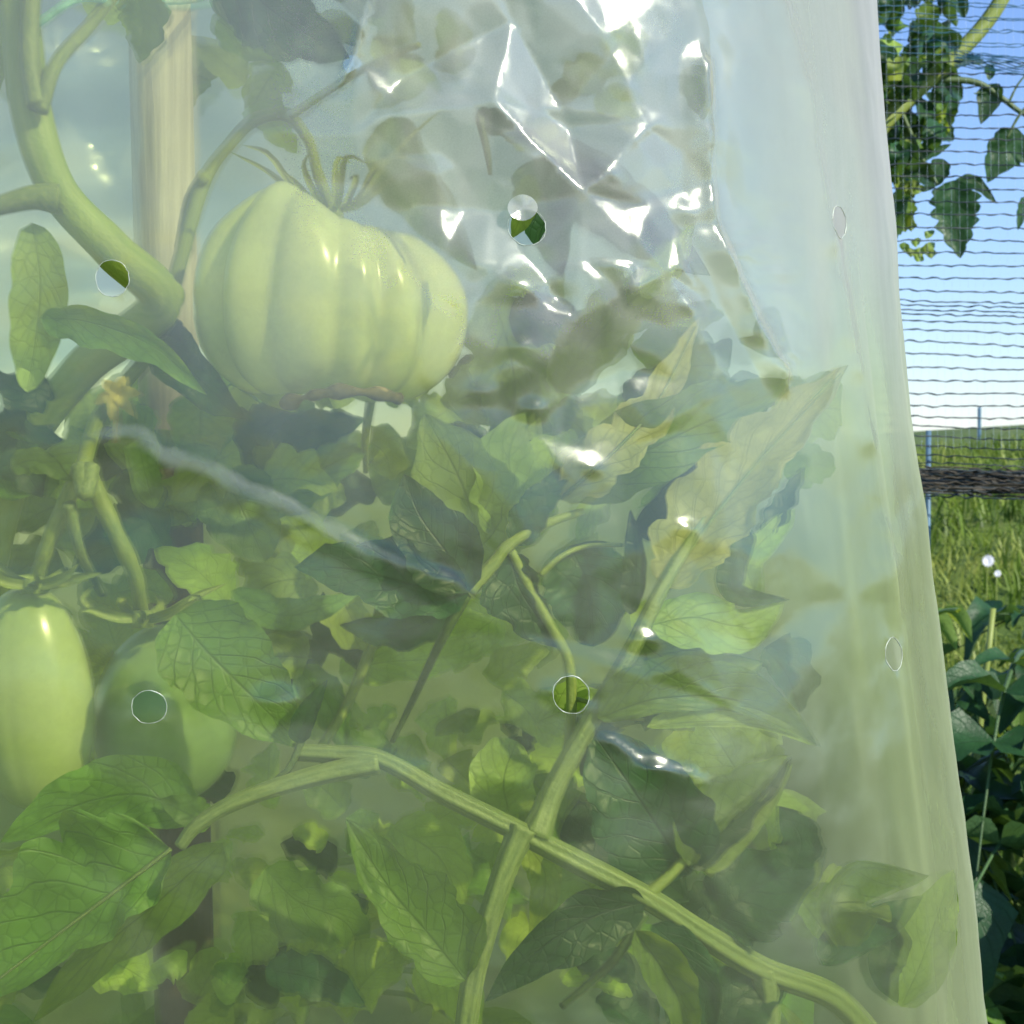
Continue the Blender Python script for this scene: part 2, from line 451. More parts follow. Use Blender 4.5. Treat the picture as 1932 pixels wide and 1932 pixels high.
gnd = build('ground', V, F, m, base=(0, 0, 0))
tag(gnd, kind='structure')

# grass on the bank
gm, n, l, b, out = newmat('grass_blade')
tc = n.new('ShaderNodeTexCoord')
ns = n.new('ShaderNodeTexNoise'); ns.inputs['Scale'].default_value = 2.5; ns.inputs['Detail'].default_value = 6
l.new(tc.outputs['Object'], ns.inputs['Vector'])
cr = ramp(n, [(0.3, (0.05, 0.11, 0.012)), (0.46, (0.20, 0.31, 0.035)), (0.68, (0.42, 0.47, 0.12))])
l.new(ns.outputs[0], cr.inputs[0]); l.new(cr.outputs[0], b.inputs['Base Color'])
b.inputs['Roughness'].default_value = 0.5
tr = n.new('ShaderNodeBsdfTranslucent'); l.new(cr.outputs[0], tr.inputs[0])
mx = n.new('ShaderNodeMixShader'); mx.inputs[0].default_value = 0.35
l.new(b.outputs[0], mx.inputs[1]); l.new(tr.outputs[0], mx.inputs[2]); l.new(mx.outputs[0], out.inputs[0])
V = []; F = []
for i in range(60000):
    y = 2.9 + 6.6 * rnd.random() ** 1.2
    x = rnd.uniform(-0.45, 0.48) * y + 0.25
    z = ground_z(x, y)
    h = rnd.uniform(0.04, 0.13) * (1.0 if noise.noise(Vector((x * 1.5, y * 1.5, 3))) > -0.1 else 0.6)
    a = rnd.uniform(0, 6.28); le = rnd.uniform(0.02, 0.14); wd = rnd.uniform(0.0025, 0.006)
    d = Vector((math.cos(a), math.sin(a), 0)); s = Vector((-d.y, d.x, 0)) * wd
    p = Vector((x, y, z - 0.01)); k = len(V)
    V += [p - s, p + s, p + d * le * 0.35 + Vector((0, 0, h * 0.6)) - s * 0.8, p + d * le * 0.35 + Vector((0, 0, h * 0.6)) + s * 0.8, p + d * le + Vector((0, 0, h))]
    F += [(k, k + 1, k + 3, k + 2), (k + 2, k + 3, k + 4)]
g = build('grass', V, F, gm, base=(0, 0, 0))
tag(g, 'sunlit meadow grass on the bank behind the net', 'grass', kind='stuff')

# ------------------------------------------------------------------ leaves
def prof(t, kind):
    if kind == 'round':
        return max(0.0, math.sin(math.pi * min(1, t ** 0.8 * 1.0))) ** 0.55
    if kind == 'strip':
        return (max(0.0, min(1, t * 6)) ** .5) * max(0.0, min(1, (1 - t) * 5)) ** .7
    return 2.49 * (max(t, 0) ** 0.5) * (max(1 - t, 0) ** 0.9)

def leaf_geo(mid, wl, wr, roll=0.0, fold=0.0, curl=14.0, wave=0.2, lobe=0.22, teeth=4, nu=26, nv=5, kind='leaf', seed=0, view=True,
             V=None, F=None, U=None, upv=None, twist=0.0, puff=0.03):
    V = [] if V is None else V; F = [] if F is None else F; U = [] if U is None else U
    c = catmull(mid, nu)
    o0 = len(V)
    W = max(wl, wr)
    for i, p in enumerate(c):
        t = i / nu
        T = (c[min(i + 1, nu)] - c[max(i - 1, 0)]).normalized()
        Vw = (CAM - p).normalized() if view else upv
        S = T.cross(Vw)
        if S.length < 1e-3: S = T.orthogonal()
        S.normalize()
        N = S.cross(T)
        rr = R(roll + twist * (t - 0.5))
        S, N = S * math.cos(rr) + N * math.sin(rr), N * math.cos(rr) - S * math.sin(rr)
        f0 = prof(t, kind)
        for j in range(-nv, nv + 1):
            q = j / nv
            side = 1 if q > 0 else 2
            f = f0 * (1 + lobe * (abs(math.sin(math.pi * teeth * t + side * 0.7 + seed)) - 0.6) + 0.35 * lobe * noise.noise(Vector((t * 14, side * 5.0, seed * 1.7))))
            f *= 1 + 0.25 * lobe * (abs(math.sin(math.pi * teeth * 3.3 * t + side * 2 + seed)) - 0.5)
            f = max(f, 0.0)
            ww = (wr if q > 0 else wl) * f
            a = abs(q)
            lat = ww * a
            fo = R(fold) + R(curl) * a
            h = wave * W * f0 * a * noise.noise(Vector((t * 5.5 + seed, q * 1.6, seed * 0.9))) * 2.0
            h += puff * W * a * abs(math.sin(math.pi * (7 * t - 2.2 * a)))
            V.append(p + S * (math.copysign(1, q) * lat * math.cos(fo)) + N * (lat * math.sin(fo) + h))
            U.append((q * 0.5 + 0.5, t))
    m = 2 * nv + 1
    for i in range(nu):
        for j in range(m - 1):
            F.append((o0 + i * m + j, o0 + i * m + j + 1, o0 + (i + 1) * m + j + 1, o0 + (i + 1) * m + j))
    return V, F, U

def rel(p):
    """shift a depth given for the middle of the film so the point keeps its distance behind the film where the film curves back"""
    x, y, d = p
    if d < 0.475:
        k = 0.55 if x < 1150 else 0.3
        d = max(0.4365, 0.431 + (d - 0.43) * k) + 0.005 * min(1.0, max(0.0, (x - 1250) / 200)) * (1.0 if y < 1250 else 0.0)
    return (x, y, d + max(0.0, float(np.interp(x, RX, RD)) - 0.427))

seedc = [0]
def hero(parent, mat, mid, wl, wr=None, d=None, label=None, name='leaf', rib=True, **kw):
    """a leaf along a midrib: mid = (x, y, depth) from base to tip, widths in photo px at that depth"""
    seedc[0] += 1
    if parent is plant: mid = [rel(p) for p in mid]
    pts = [P(*p) for p in mid]
    dm = sum(p[2] for p in mid) / len(mid)
    wr = wl if wr is None else wr
    kw.setdefault('seed', seedc[0] * 0.73)
    V, F, U = leaf_geo(pts, px(wl, dm), px(wr, dm), **kw)
    nf = len(F)
    if kw.get('nu', 26) >= 40 and parent is plant:
        c = catmull(pts, 30)
        tube_geo([c[0]] + [p + (CAM - p).normalized() * 0.0003 for p in c[1::4]] , 0.0006, 0.0002, n=30, sides=6, V=V, F=F, U=U, cap=False)
    o = build(name, V, F, M[mat], parent, base=pts[0], uvs=U)
    if len(F) > nf:
        o.data.materials.append(M['stem_pale'])
        o.data.polygons.foreach_set('material_index', [0] * nf + [1] * (len(F) - nf))
    if label: o['label'] = label
    return o

def compound_geo(length, nleaf, ll, droop, seed, nu=7, nv=2):
    """a whole tomato leaf: stalk with pairs of leaflets; grows along +Y, droops to -Z"""
    r = random.Random(seed)
    V = []; F = []; U = []
    pts = []
    for i in range(6):
        t = i / 5
        pts.append(Vector((0.06 * length * math.sin(t * 3 + seed), length * t, length * (0.25 * t - droop * t * t))))
    tube_geo(pts, length * 0.014, length * 0.005, n=7, sides=4, V=V, F=F, U=U, cap=False)
    c = catmull(pts, 20)
    def leaflet(p, d, L, W):
        d = d.normalized()
        side = Vector((r.uniform(-.2, .2), r.uniform(-.2, .2), 1)).normalized()
        mid = [p, p + d * L * 0.5 + Vector((0, 0, L * 0.05)), p + d * L + Vector((0, 0, -L * r.uniform(0.1, 0.5)))]
        leaf_geo(mid, W, W, fold=r.uniform(0, 28), wave=0.25, lobe=0.35, nu=nu, nv=nv, seed=r.uniform(0, 20), view=False, upv=side, V=V, F=F, U=U, roll=r.uniform(-25, 25), teeth=3)
    for k in range(nleaf):
        p = c[int(5 + k * 13 / max(1, nleaf))]
        for s in (-1, 1):
            L = ll * r.uniform(0.7, 1.1) * (0.7 + 0.4 * k / nleaf)
            leaflet(p, Vector((s, r.uniform(0.3, 0.8), r.uniform(-0.4, 0.1))), L, L * r.uniform(0.26, 0.36))
    leaflet(c[-1], (c[-1] - c[-3]) + Vector((0, 0, -.002)), ll * 1.25, ll * 0.4)
    return V, F, U

CMP = {}
for nm in ('leaf', 'dark'):
    CMP[nm] = []
    for k in range(6):
        V, F, U = compound_geo(0.16, 3, 0.062, 0.35 + 0.12 * k, k + 1)
        CMP[nm].append(mesh_from('leaf', V, F, M[nm], U))

def scatter_leaf(parent, pos, az, pitch, scale, mat='leaf', r=rnd):
    o = bpy.data.objects.new('leaf', r.choice(CMP[mat]))
    COL.objects.link(o)
    o.parent = parent
    o.location = Vector(pos) - wpos(parent)
    o.rotation_euler = (pitch, r.uniform(-.6, .6), az)
    o.scale = (scale,) * 3
    return o

# ------------------------------------------------------------------ the film tube
xc = -0.08
EDGE = [(-1200, 1560), (-300, 1600), (0, 1636), (100, 1643), (350, 1668), (600, 1690), (800, 1716), (950, 1742), (1200, 1778), (1480, 1822), (1700, 1858), (1932, 1892), (2400, 1950), (5000, 2010)]
def edge_x(y):
    ye, xe = zip(*EDGE)
    return float(np.interp(y, ye, xe))

YC0, BB = 0.60, 0.175
NEXP = 3.0
TH = np.linspace(0, 2 * np.pi, 2881)
def se(c, e): return np.sign(c) * np.abs(c) ** (2 / e)
CX, SY = se(np.cos(TH), NEXP), se(np.sin(TH), NEXP)

def section(z):
    """half width of the tube at height z so its outline falls where the photograph shows it"""
    y0 = YC0
    dep = y0 * math.cos(PITCH) + (z - CAM.z) * math.sin(PITCH)
    vy = ((z - CAM.z) * math.cos(PITCH) - y0 * math.sin(PITCH)) / dep
    ypx = 966 - vy * FPX
    tgt = (edge_x(ypx) - 966) / FPX
    lo, hi = 0.02, 0.4
    B = BB + 0.02 * (1.1 - z)
    for _ in range(22):
        A = (lo + hi) / 2
        X = xc + A * CX
        Y = y0 - B * SY
        if np.max(X / Y) > tgt: hi = A
        else: lo = A
    if z > 1.32:
        k = max(0.12, 1 - (z - 1.32) / 0.36); A *= k; B *= k
    return A, B

ZS = np.concatenate([np.linspace(0.05, 0.86, 28), np.linspace(0.87, 1.32, 91), np.linspace(1.335, 1.66, 22)])
AB = np.array([section(z) for z in ZS])
# perimeter parameter u in [0,1): 0.25 is the front middle; equalised by arc length on a mean section
X0 = 0.2 * CX; Y0 = -0.17 * SY
seg = np.hypot(np.diff(X0), np.diff(Y0)); CUM = np.concatenate([[0], np.cumsum(seg)]); PER = CUM[-1]

def base_surface(s, z):
    sm = np.mod(s, PER)
    th = np.interp(sm, CUM, TH)
    A = np.interp(z, ZS, AB[:, 0]); B = np.interp(z, ZS, AB[:, 1])
    cx, sy = np.interp(sm, CUM, CX), np.interp(sm, CUM, SY)
    return xc + A * cx, YC0 - B * sy, th

def project(x, y, z):
    dz = z - CAM.z
    dep = y * math.cos(PITCH) + dz * math.sin(PITCH)
    v = dz * math.cos(PITCH) - y * math.sin(PITCH)
    return 966 + x / dep * FPX, 966 - v / dep * FPX

# lookup photo position -> (s, z) on the near half of the tube
sg, zg = np.meshgrid(np.linspace(0, PER * 0.5, 500), np.linspace(0.93, 1.27, 340))
bx, by, _ = base_surface(sg, zg)
gx, gy = project(bx, by, zg)
# only the part facing the camera
front_ok = sg > 0.02
def find(x, y):
    d = (gx - x) ** 2 + (gy - y) ** 2 + np.where(front_ok, 0, 1e9)
    k = np.unravel_index(np.argmin(d), d.shape)
    return float(sg[k]), float(zg[k])

row = gx[170]; rowd = by[170]
o_ = np.argsort(row)
o_ = o_[(row[o_] > 0) & (sg[170][o_] > 0.02)]
# depth of the near wall along the middle row, as seen across the photograph
RX, RD = [], []
for xq in range(0, 1720, 20):
    sel = np.abs(row - xq) < 12
    if sel.any():
        RX.append(xq); RD.append(float(rowd[sel].min()))
RD = list(np.maximum.accumulate(np.where(np.array(RX) > 900, RD, 0.0)))
nr = np.random.RandomState(5)
def facet_field(s0, s1, z0, z1, step, seed):
    rs = np.random.RandomState(seed)
    nS = int((s1 - s0) / step); nZ = int((z1 - z0) / step)
    pts = []
    for i in range(nS + 1):
        for j in range(nZ + 1):
            pts.append(Vector((s0 + (i + rs.uniform(-.48, .48)) * step, z0 + (j + rs.uniform(-.48, .48)) * step)))
    vs, es, fs, *_ = delaunay_2d_cdt(pts, [], [], 0, 1e-7)
    h = rs.uniform(-1, 1, len(vs))
    return BVHTree.FromPolygons([(v.x, v.y, float(h[i])) for i, v in enumerate(vs)], [tuple(f) for f in fs])

S_MID = PER * 0.25
FB1 = facet_field(0, PER, 0.85, 1.35, 0.019, 1)
FB2 = facet_field(0.0, PER * 0.5, 0.9, 1.3, 0.007, 2)
FB3 = facet_field(0, PER, 0.85, 1.35, 0.05, 3)
DN = Vector((0, 0, -1))
def fval(tree, s, z):
    hit = tree.ray_cast(Vector((s, z, 5)), DN)
    return hit[0].z if hit[0] is not None else 0.0

def gauss(x, y, cx, cy, sx, sy): return math.exp(-((x - cx) / sx) ** 2 - ((y - cy) / sy) ** 2)
CREASES = [
    ([(190, 815), (255, 812), (300, 860), (380, 868), (440, 920), (520, 935), (560, 972), (640, 1010), (720, 1050), (860, 1100)], 22, 0.0008),
    ([(1480, 0), (1520, 150), (1548, 300), (1570, 420), (1600, 560), (1640, 800), (1700, 1150)], 14, 0.0010),
    ([(1330, 120), (1345, 420), (1400, 540), (1480, 700)], 20, 0.0022),
    ([(1150, 1400), (1215, 1445), (1300, 1460)], 16, 0.0009),
    ([(700, 0), (670, 110), (650, 160)], 8, 0.0012),
]
def seg_dist(x, y, pl):
    best = 1e9; sgn = 1
    for (ax, ay), (bx_, by_) in zip(pl[:-1], pl[1:]):
        dx, dy = bx_ - ax, by_ - ay
        t = max(0, min(1, ((x - ax) * dx + (y - ay) * dy) / (dx * dx + dy * dy)))
        ex, ey = x - ax - t * dx, y - ay - t * dy
        d = math.hypot(ex, ey)
        if d < best: best, sgn = d, (1 if dx * ey - dy * ex > 0 else -1)
    return best * sgn

cur = [0]
def displacement(s, z, X, Y, front):
    qx, qy = project(X, Y, z)
    h = 0.0016 * noise.noise(Vector((s * 22, z * 5, 1.0))) + 0.0008 * noise.noise(Vector((s * 60, z * 9, 4.0)))
    if 0.86 < z < 1.34:
        if front:
            c = gauss(qx, qy, 1020, 300, 280, 330) + 0.4 * gauss(qx, qy, 1100, 700, 260, 260) + 0.35 * gauss(qx, qy, 850, 60, 260, 160)
            c = 0.85 * min(1.0, c) / (1 + math.exp((qx - 1330) / 25))
            if c > .02: CR[cur[0]] = c * (0.75 + 0.9 * abs(fval(FB2, s, z)))
            calm = 1 / (1 + math.exp((qx - 1380) / 40))
            h += (0.0006 + 0.0046 * c) * fval(FB1, s, z) + (0.00012 + 0.0011 * c) * fval(FB2, s, z)
            h += 0.0035 * fval(FB3, s, z) * (0.12 + 0.15 * calm + c)
            for hs_, hz_, hr_ in hole_sz:
                dd_ = math.hypot(s - hs_, z - hz_)
                if dd_ < hr_ * 2.6:
                    an_ = math.atan2(z - hz_, s - hs_)
                    h += 0.00012 * (0.6 + math.sin(3 * an_ + hs_ * 90) + 0.6 * math.sin(7 * an_)) * math.exp(-((dd_ - hr_) / (hr_ * .7)) ** 2)
            for ds_, dz_, dr_, da_ in DENT_SZ:
                u_ = ((s - ds_) / (dr_ * 1.5)) ** 2 + ((z - dz_) / dr_) ** 2
                if u_ < 9: h += da_ * math.exp(-u_)
            for pl, wd, am in CREASES:
                d = seg_dist(qx, qy, pl)
                k = abs(d) / (wd * (1 if d < 0 else 2.2))
                if k < 1: h += am * (1 - k) * (0.7 + 0.6 * noise.noise(Vector((qx * 0.02, qy * 0.02, 2))))
        else:
            h += 0.0045 * fval(FB1, s, z) * (0.5 + noise.noise(Vector((s * 6, z * 6, 2)))) + 0.006 * fval(FB3, s, z)
            a = math.exp(-((qx - 170) / 200) ** 2) * (1 if qy < 760 else 0.2)
            h += a * (0.0036 * math.sin(z * 2 * math.pi / 0.034 + 2.2 * noise.noise(Vector((s * 8, z * 12, 7)))) + 0.0075 * math.sin(s * 2 * math.pi / 0.10 - 1.9))
    return h

DENTS = [(520, 1325, .0028, .0016), (975, 655, .002, .0010), (985, 535, .003, .0012), (1295, 400, .0024, .0011), (1215, 1208, .002, .0012), (1005, 770, .002, .0008),
         (905, 735, .002, .0008), (1230, 1447, .0022, .0012), (1290, 995, .0018, .001), (1300, 575, .0016, .0006), (1115, 880, .002, .0007), (1050, 560, .0025, -.0014), (1140, 330, .0025, .0008), (1080, 210, .003, .0008), (860, 150, .003, .0008)]
DENT_SZ = [(*find(x, y), r, a) for x, y, r, a in DENTS]
HOLES = [(997, 425, .0042), (210, 525, .0040), (282, 1332, .0038), (1074, 1310, .0041), (1587, 420, .0041), (1694, 1235, .0041)]
hole_sz = [(*find(x, y), r) for x, y, r in HOLES]
back_holes = [(PER * 0.5 + 0.06 + 0.09 * i, 0.94 + 0.095 * j + (0.03 if i % 2 else 0), .0041) for i in range(4) for j in range(4)]
allh = hole_sz + back_holes
pts2 = []; loops = []
for (s, z, r) in allh:
    nseg = 28; k = len(pts2)
    ph = nr.uniform(0, 6)
    for i in range(nseg):
        a = 2 * math.pi * i / nseg
        rr = r * (1 + 0.025 * math.sin(2 * a + ph) + 0.012 * math.sin(5 * a + ph))
        pts2.append(Vector((s + rr * math.cos(a), z + rr * math.sin(a))))
    loops.append(list(range(k, k + nseg)))
def grid_add(s0, s1, z0, z1, ds, dz, jit=0.2, skip=None):
    for i in range(int(round((s1 - s0) / ds)) + 1):
        for j in range(int(round((z1 - z0) / dz)) + 1):
            s = s0 + i * ds; z = z0 + j * dz
            if skip and skip(s, z): continue
            s += nr.uniform(-jit, jit) * ds if 0 < i < round((s1 - s0) / ds) else 0
            z += nr.uniform(-jit, jit) * dz if 0 < j < round((z1 - z0) / dz) else 0
            if any((s - a) ** 2 + (z - b_) ** 2 < (r * 1.12) ** 2 for a, b_, r in allh): continue
            pts2.append(Vector((s, z)))
FS0, FS1, FZ0, FZ1 = 0.02, PER * 0.5 - 0.06, 0.955, 1.245
fine = lambda s, z: FS0 - .001 < s < FS1 + .001 and FZ0 - .001 < z < FZ1 + .001
sa, za = find(440, 1480); sb_, zb = find(1400, 0)
S0c, S1c = min(sa, sb_), max(sa, sb_); Z0c, Z1c = min(za, zb), max(za, zb)
crm = lambda s, z: S0c - .0008 < s < S1c + .0008 and Z0c - .0008 < z < Z1c + .0008
grid_add(FS0, FS1, FZ0, FZ1, .0018, .0018, skip=crm)
grid_add(S0c, S1c, Z0c, Z1c, .0009, .0009)
grid_add(0, PER, 0.87, 1.33, PER / 200, 0.0055, skip=fine, jit=0.1)
grid_add(0, PER, 0.05, 0.86, PER / 60, 0.03, jit=0)
grid_add(0, PER, 1.345, 1.66, PER / 60, 0.03, jit=0)
vs, es, fs, ov, oe, of = delaunay_2d_cdt(pts2, [], loops, 0, 1e-6)
def in_hole(c):
    return any((c[0] - a) ** 2 + (c[1] - b_) ** 2 < (r * 0.955) ** 2 for a, b_, r in allh)
S_ = np.array([v.x for v in vs]); Z_ = np.array([v.y for v in vs])
BX, BY, TT = base_surface(S_, Z_)
e = 1e-3
x1, y1, _ = base_surface(S_ + e, Z_); x0, y0, _ = base_surface(S_ - e, Z_)
tx, ty = x1 - x0, y1 - y0
L_ = np.hypot(tx, ty) + 1e-12
NX, NY = ty / L_, -tx / L_          # outward
flip = np.sign(NX * (BX - xc) + NY * (BY - YC0)); flip[flip == 0] = 1
NX *= flip; NY *= flip
verts = []; CR = {}
for i in range(len(S_)):
    cur[0] = i
    z = float(Z_[i])
    edge = (S_[i] < 1e-5) or (S_[i] > PER - 1e-5)
    h = 0.0 if edge else displacement(float(S_[i]), z, float(BX[i]), float(BY[i]), NY[i] < 0.25)
    verts.append((BX[i] + NX[i] * h, BY[i] + NY[i] * h, z))
faces = []
for f in fs:
    cxy = (sum(S_[k] for k in f) / len(f), sum(Z_[k] for k in f) / len(f))
    if not in_hole(cxy): faces.append(tuple(f))
cover = thing('film_cover', 'tall cloudy greenish plastic film cover with punched round holes around the tomato plant', 'plastic cover', (xc, YC0, 0.05))
film = build('film', verts, faces, M['film'], cover, base=(xc, YC0, 0.05), uvs=np.stack([S_, Z_], 1))
film.data.materials.append(M['film_back'])
ca = film.data.attributes.new('crush', 'FLOAT', 'POINT')
ca.data.foreach_set('value', [CR.get(i, 0.0) for i in range(len(verts))])
film.data.polygons.foreach_set('material_index', [1 if sum(S_[k] for k in f) / len(f) > PER * .5 + .03 else 0 for f in faces])

VA = np.array(verts)
from mathutils.kdtree import KDTree
kd = KDTree(len(vs))
for i, v in enumerate(vs): kd.insert((v.x, v.y, 0), i)
kd.balance()
def on_film(s, z):
    hits = kd.find_n((s, z, 0), 3)
    w_ = [1 / (h[2] + 1e-6) for h in hits]
    return sum((Vector(verts[h[1]]) * w for h, w in zip(hits, w_)), Vector()) / sum(w_)
for (s, z, r) in hole_sz:
    ring = [on_film(s + r * math.cos(a), z + r * math.sin(a)) for a in [2 * math.pi * i / 36 for i in range(36)]]
    c = sum(ring, Vector()) / 36
    V = []; F = []
    rt = 0.00009
    for i, p in enumerate(ring):
        rt = 0.00009 * (0.55 + 0.9 * abs(noise.noise(Vector((i * .25, s * 50, z * 50)))) * 2)
        outw = (p - c).normalized()
        N = outw.cross((ring[(i + 1) % 36] - ring[i - 1]).normalized())
        for k in range(5):
            a = 2 * math.pi * k / 5
            V.append(p + outw * rt * math.cos(a) + N * rt * 1.5 * math.sin(a))
    for i in range(36):
        for k in range(5):
            F.append((i * 5 + k, i * 5 + (k + 1) % 5, ((i + 1) % 36) * 5 + (k + 1) % 5, ((i + 1) % 36) * 5 + k))
    build('hole_rim', V, F, M['rim'], cover, base=c)
# the pinched fold running down across the film below the big tomato: its sky sheen put in as a milky strip
M['fold'] = film_material('film_fold_sheen', 1, 0.22, 0.3, 0.9, (0.95, 0.97, 0.93), (0.86, 0.92, 0.92), 160, 0.0010, 0.5)
M['layer'] = film_material('film_second_layer', 1, 0.055, 0.15, 0.7, (0.985, 0.985, 0.96), (0.80, 0.82, 0.72), 20, 0.0004, 0.3, streak=0.0)
def fold_strip(pl, wmax, name, seed):
    c = catmull([Vector((x, y, 0)) for x, y in pl], 70)
    V = []; F = []
    for i, p in enumerate(c):
        t = i / 70
        T = (c[min(i + 1, 70)] - c[max(i - 1, 0)]).normalized()
        Nn = Vector((-T.y, T.x, 0))
        wd = wmax * (0.35 + 0.65 * math.sin(math.pi * min(1, t * 1.02)) ** .5) * (0.75 + 0.9 * abs(noise.noise(Vector((t * 9, seed, 0))))) * (1 if t < .93 else (1 - t) / .07 + .05) * min(1, t * 12 + .05)
        for k, f in enumerate((-1, -.4, .3, 1)):
            q = p + Nn * (wd * f + 5 * noise.noise(Vector((t * 13, seed, k * 2.0))) + 3 * noise.noise(Vector((t * 50, seed, k * 5.0))))
            s_, z_ = find(q.x, q.y)
            a = on_film(s_, z_)
            dd = (a - CAM).dot(FW)
            V.append(P(q.x, q.y, dd - (0.0, 0.0005, 0.0003, 0.0)[k] - .0004))
    for i in range(70):
        for k in range(3):
            F.append((i * 4 + k, i * 4 + k + 1, i * 4 + k + 5, i * 4 + k + 4))
    o = build(name, V, F, M['fold'], cover, base=V[0])
    va = o.data.attributes.new('veil', 'FLOAT', 'POINT')
    va.data.foreach_set('value', [(0.0, 0.75, 1.0, 0.0)[k % 4] * min(1.0, (k // 4) / 8) * min(1.0, (70 - k // 4) / 22) * (0.75 + 0.5 * noise.noise(Vector(((k // 4) * .13, k % 4, 3)))) for k in range(len(V))])
    return o
def veil_mix(mat):
    """the extra layer thins out to nothing towards its edges"""
    lm = mat.node_tree
    at_ = lm.nodes.new('ShaderNodeAttribute'); at_.attribute_name = 'veil'
    tp_ = lm.nodes.new('ShaderNodeBsdfTransparent'); mm_ = lm.nodes.new('ShaderNodeMixShader')
    out_ = [q for q in lm.nodes if q.type == 'OUTPUT_MATERIAL'][0]
    src_ = out_.inputs[0].links[0].from_socket
    lm.links.new(at_.outputs['Fac'], mm_.inputs[0]); lm.links.new(tp_.outputs[0], mm_.inputs[1]); lm.links.new(src_, mm_.inputs[2]); lm.links.new(mm_.outputs[0], out_.inputs[0])
veil_mix(M['fold'])
fold_strip([(150, 822), (250, 815), (310, 860), (385, 880), (450, 915), (540, 952), (640, 1008), (730, 1052), (830, 1092)], 25, 'film_fold_sheen', 1)
# overlap of the film: a second layer welded over the first, right of a slanting edge
V = []; F = []; U = []
Lc = catmull([Vector(p) for p in [(1300, -120, 0), (1338, 60, 0), (1345, 240, 0), (1352, 400, 0), (1395, 520, 0), (1450, 640, 0), (1500, 715, 0)]], 60)
Rc = catmull([Vector(p) for p in [(1490, -120, 0), (1510, 60, 0), (1535, 240, 0), (1555, 400, 0), (1566, 520, 0), (1560, 640, 0), (1515, 722, 0)]], 60)
for i in range(61):
    for j in range(13):
        q = Lc[i].lerp(Rc[i], j / 12)
        if j == 0: q = q + Vector((9 * noise.noise(Vector((i * .22, 3, 0))), 0, 0))
        s_, z_ = find(q.x, q.y)
        a = on_film(s_, z_)
        dd = (a - CAM).dot(FW)
        V.append(P(q.x, q.y, dd - .0009 - (.0005 if j == 0 else 0))); U.append((s_, z_))
for i in range(60):
    for j in range(12):
        k = i * 13 + j
        F.append((k, k + 1, k + 14, k + 13))
ov_ = build('film_overlap', V, F, M['layer'], cover, base=V[0], uvs=U)
va = ov_.data.attributes.new('veil', 'FLOAT', 'POINT')
va.data.foreach_set('value', [max(0.0, min(1.0, 1.15 - (k % 13) / 10.5)) * min(1.0, (60 - k // 13) / 6) for k in range(len(V))])
veil_mix(M['layer'])
# the punched disc still hanging from the hole beside the big tomato
s, z, r = hole_sz[0]
V = []; F = []
c0 = on_film(s + 0.0006, z + 0.0042)
V.append(c0 + Vector((0, -0.0012, 0)))
for ring_i, fr_ in enumerate((0.5, 1.0)):
    for i in range(24):
        a = 2 * math.pi * i / 24
        V.append(c0 + Vector((math.cos(a) * 0.0034 * fr_, -0.0012 - 0.0010 * fr_ * (0.5 - math.sin(a)) + 0.0006 * math.sin(3 * a) * fr_, math.sin(a) * 0.0030 * fr_)))
for i in range(24):
    F.append((0, 1 + i, 1 + (i + 1) % 24)); F.append((1 + i, 25 + i, 25 + (i + 1) % 24, 1 + (i + 1) % 24))
M['flap'] = film_material('film_flap', 1, 0.42, 0.3, 2.5, (0.93, 0.96, 0.93), (0.95, 0.96, 0.95), 200, 0.0004, 0.2)
o = build('punched_flap', V, F, M['flap'], cover, base=c0)

# ------------------------------------------------------------------ stake and twine
sb, stp = P(350, 1932, 0.60), P(300, 0, 0.575)
dirv = (stp - sb) / (stp.z - sb.z)
gb = sb + dirv * (0.0 - sb.z); tp = sb + dirv * (1.58 - sb.z)
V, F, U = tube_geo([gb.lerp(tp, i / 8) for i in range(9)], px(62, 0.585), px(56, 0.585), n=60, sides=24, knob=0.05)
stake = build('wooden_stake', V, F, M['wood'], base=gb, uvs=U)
tag(stake, 'pale round wooden stake standing inside the film cover behind the thick stem', 'stake')
tw = tube('twine', [P(40, 70, .455), P(90, 30, .455), (P(150, -4, .46)), P(230, 4, .50), P(300, 2, .52), P(352, 0, .53), P(385, -8, .57), P(330, -14, .62), P(250, -8, .60)], 0.0011, 0.0011, M['twine'], n=60, sides=8)
tag(tw, 'turquoise plastic twine looped around the stake at the top left', 'twine')

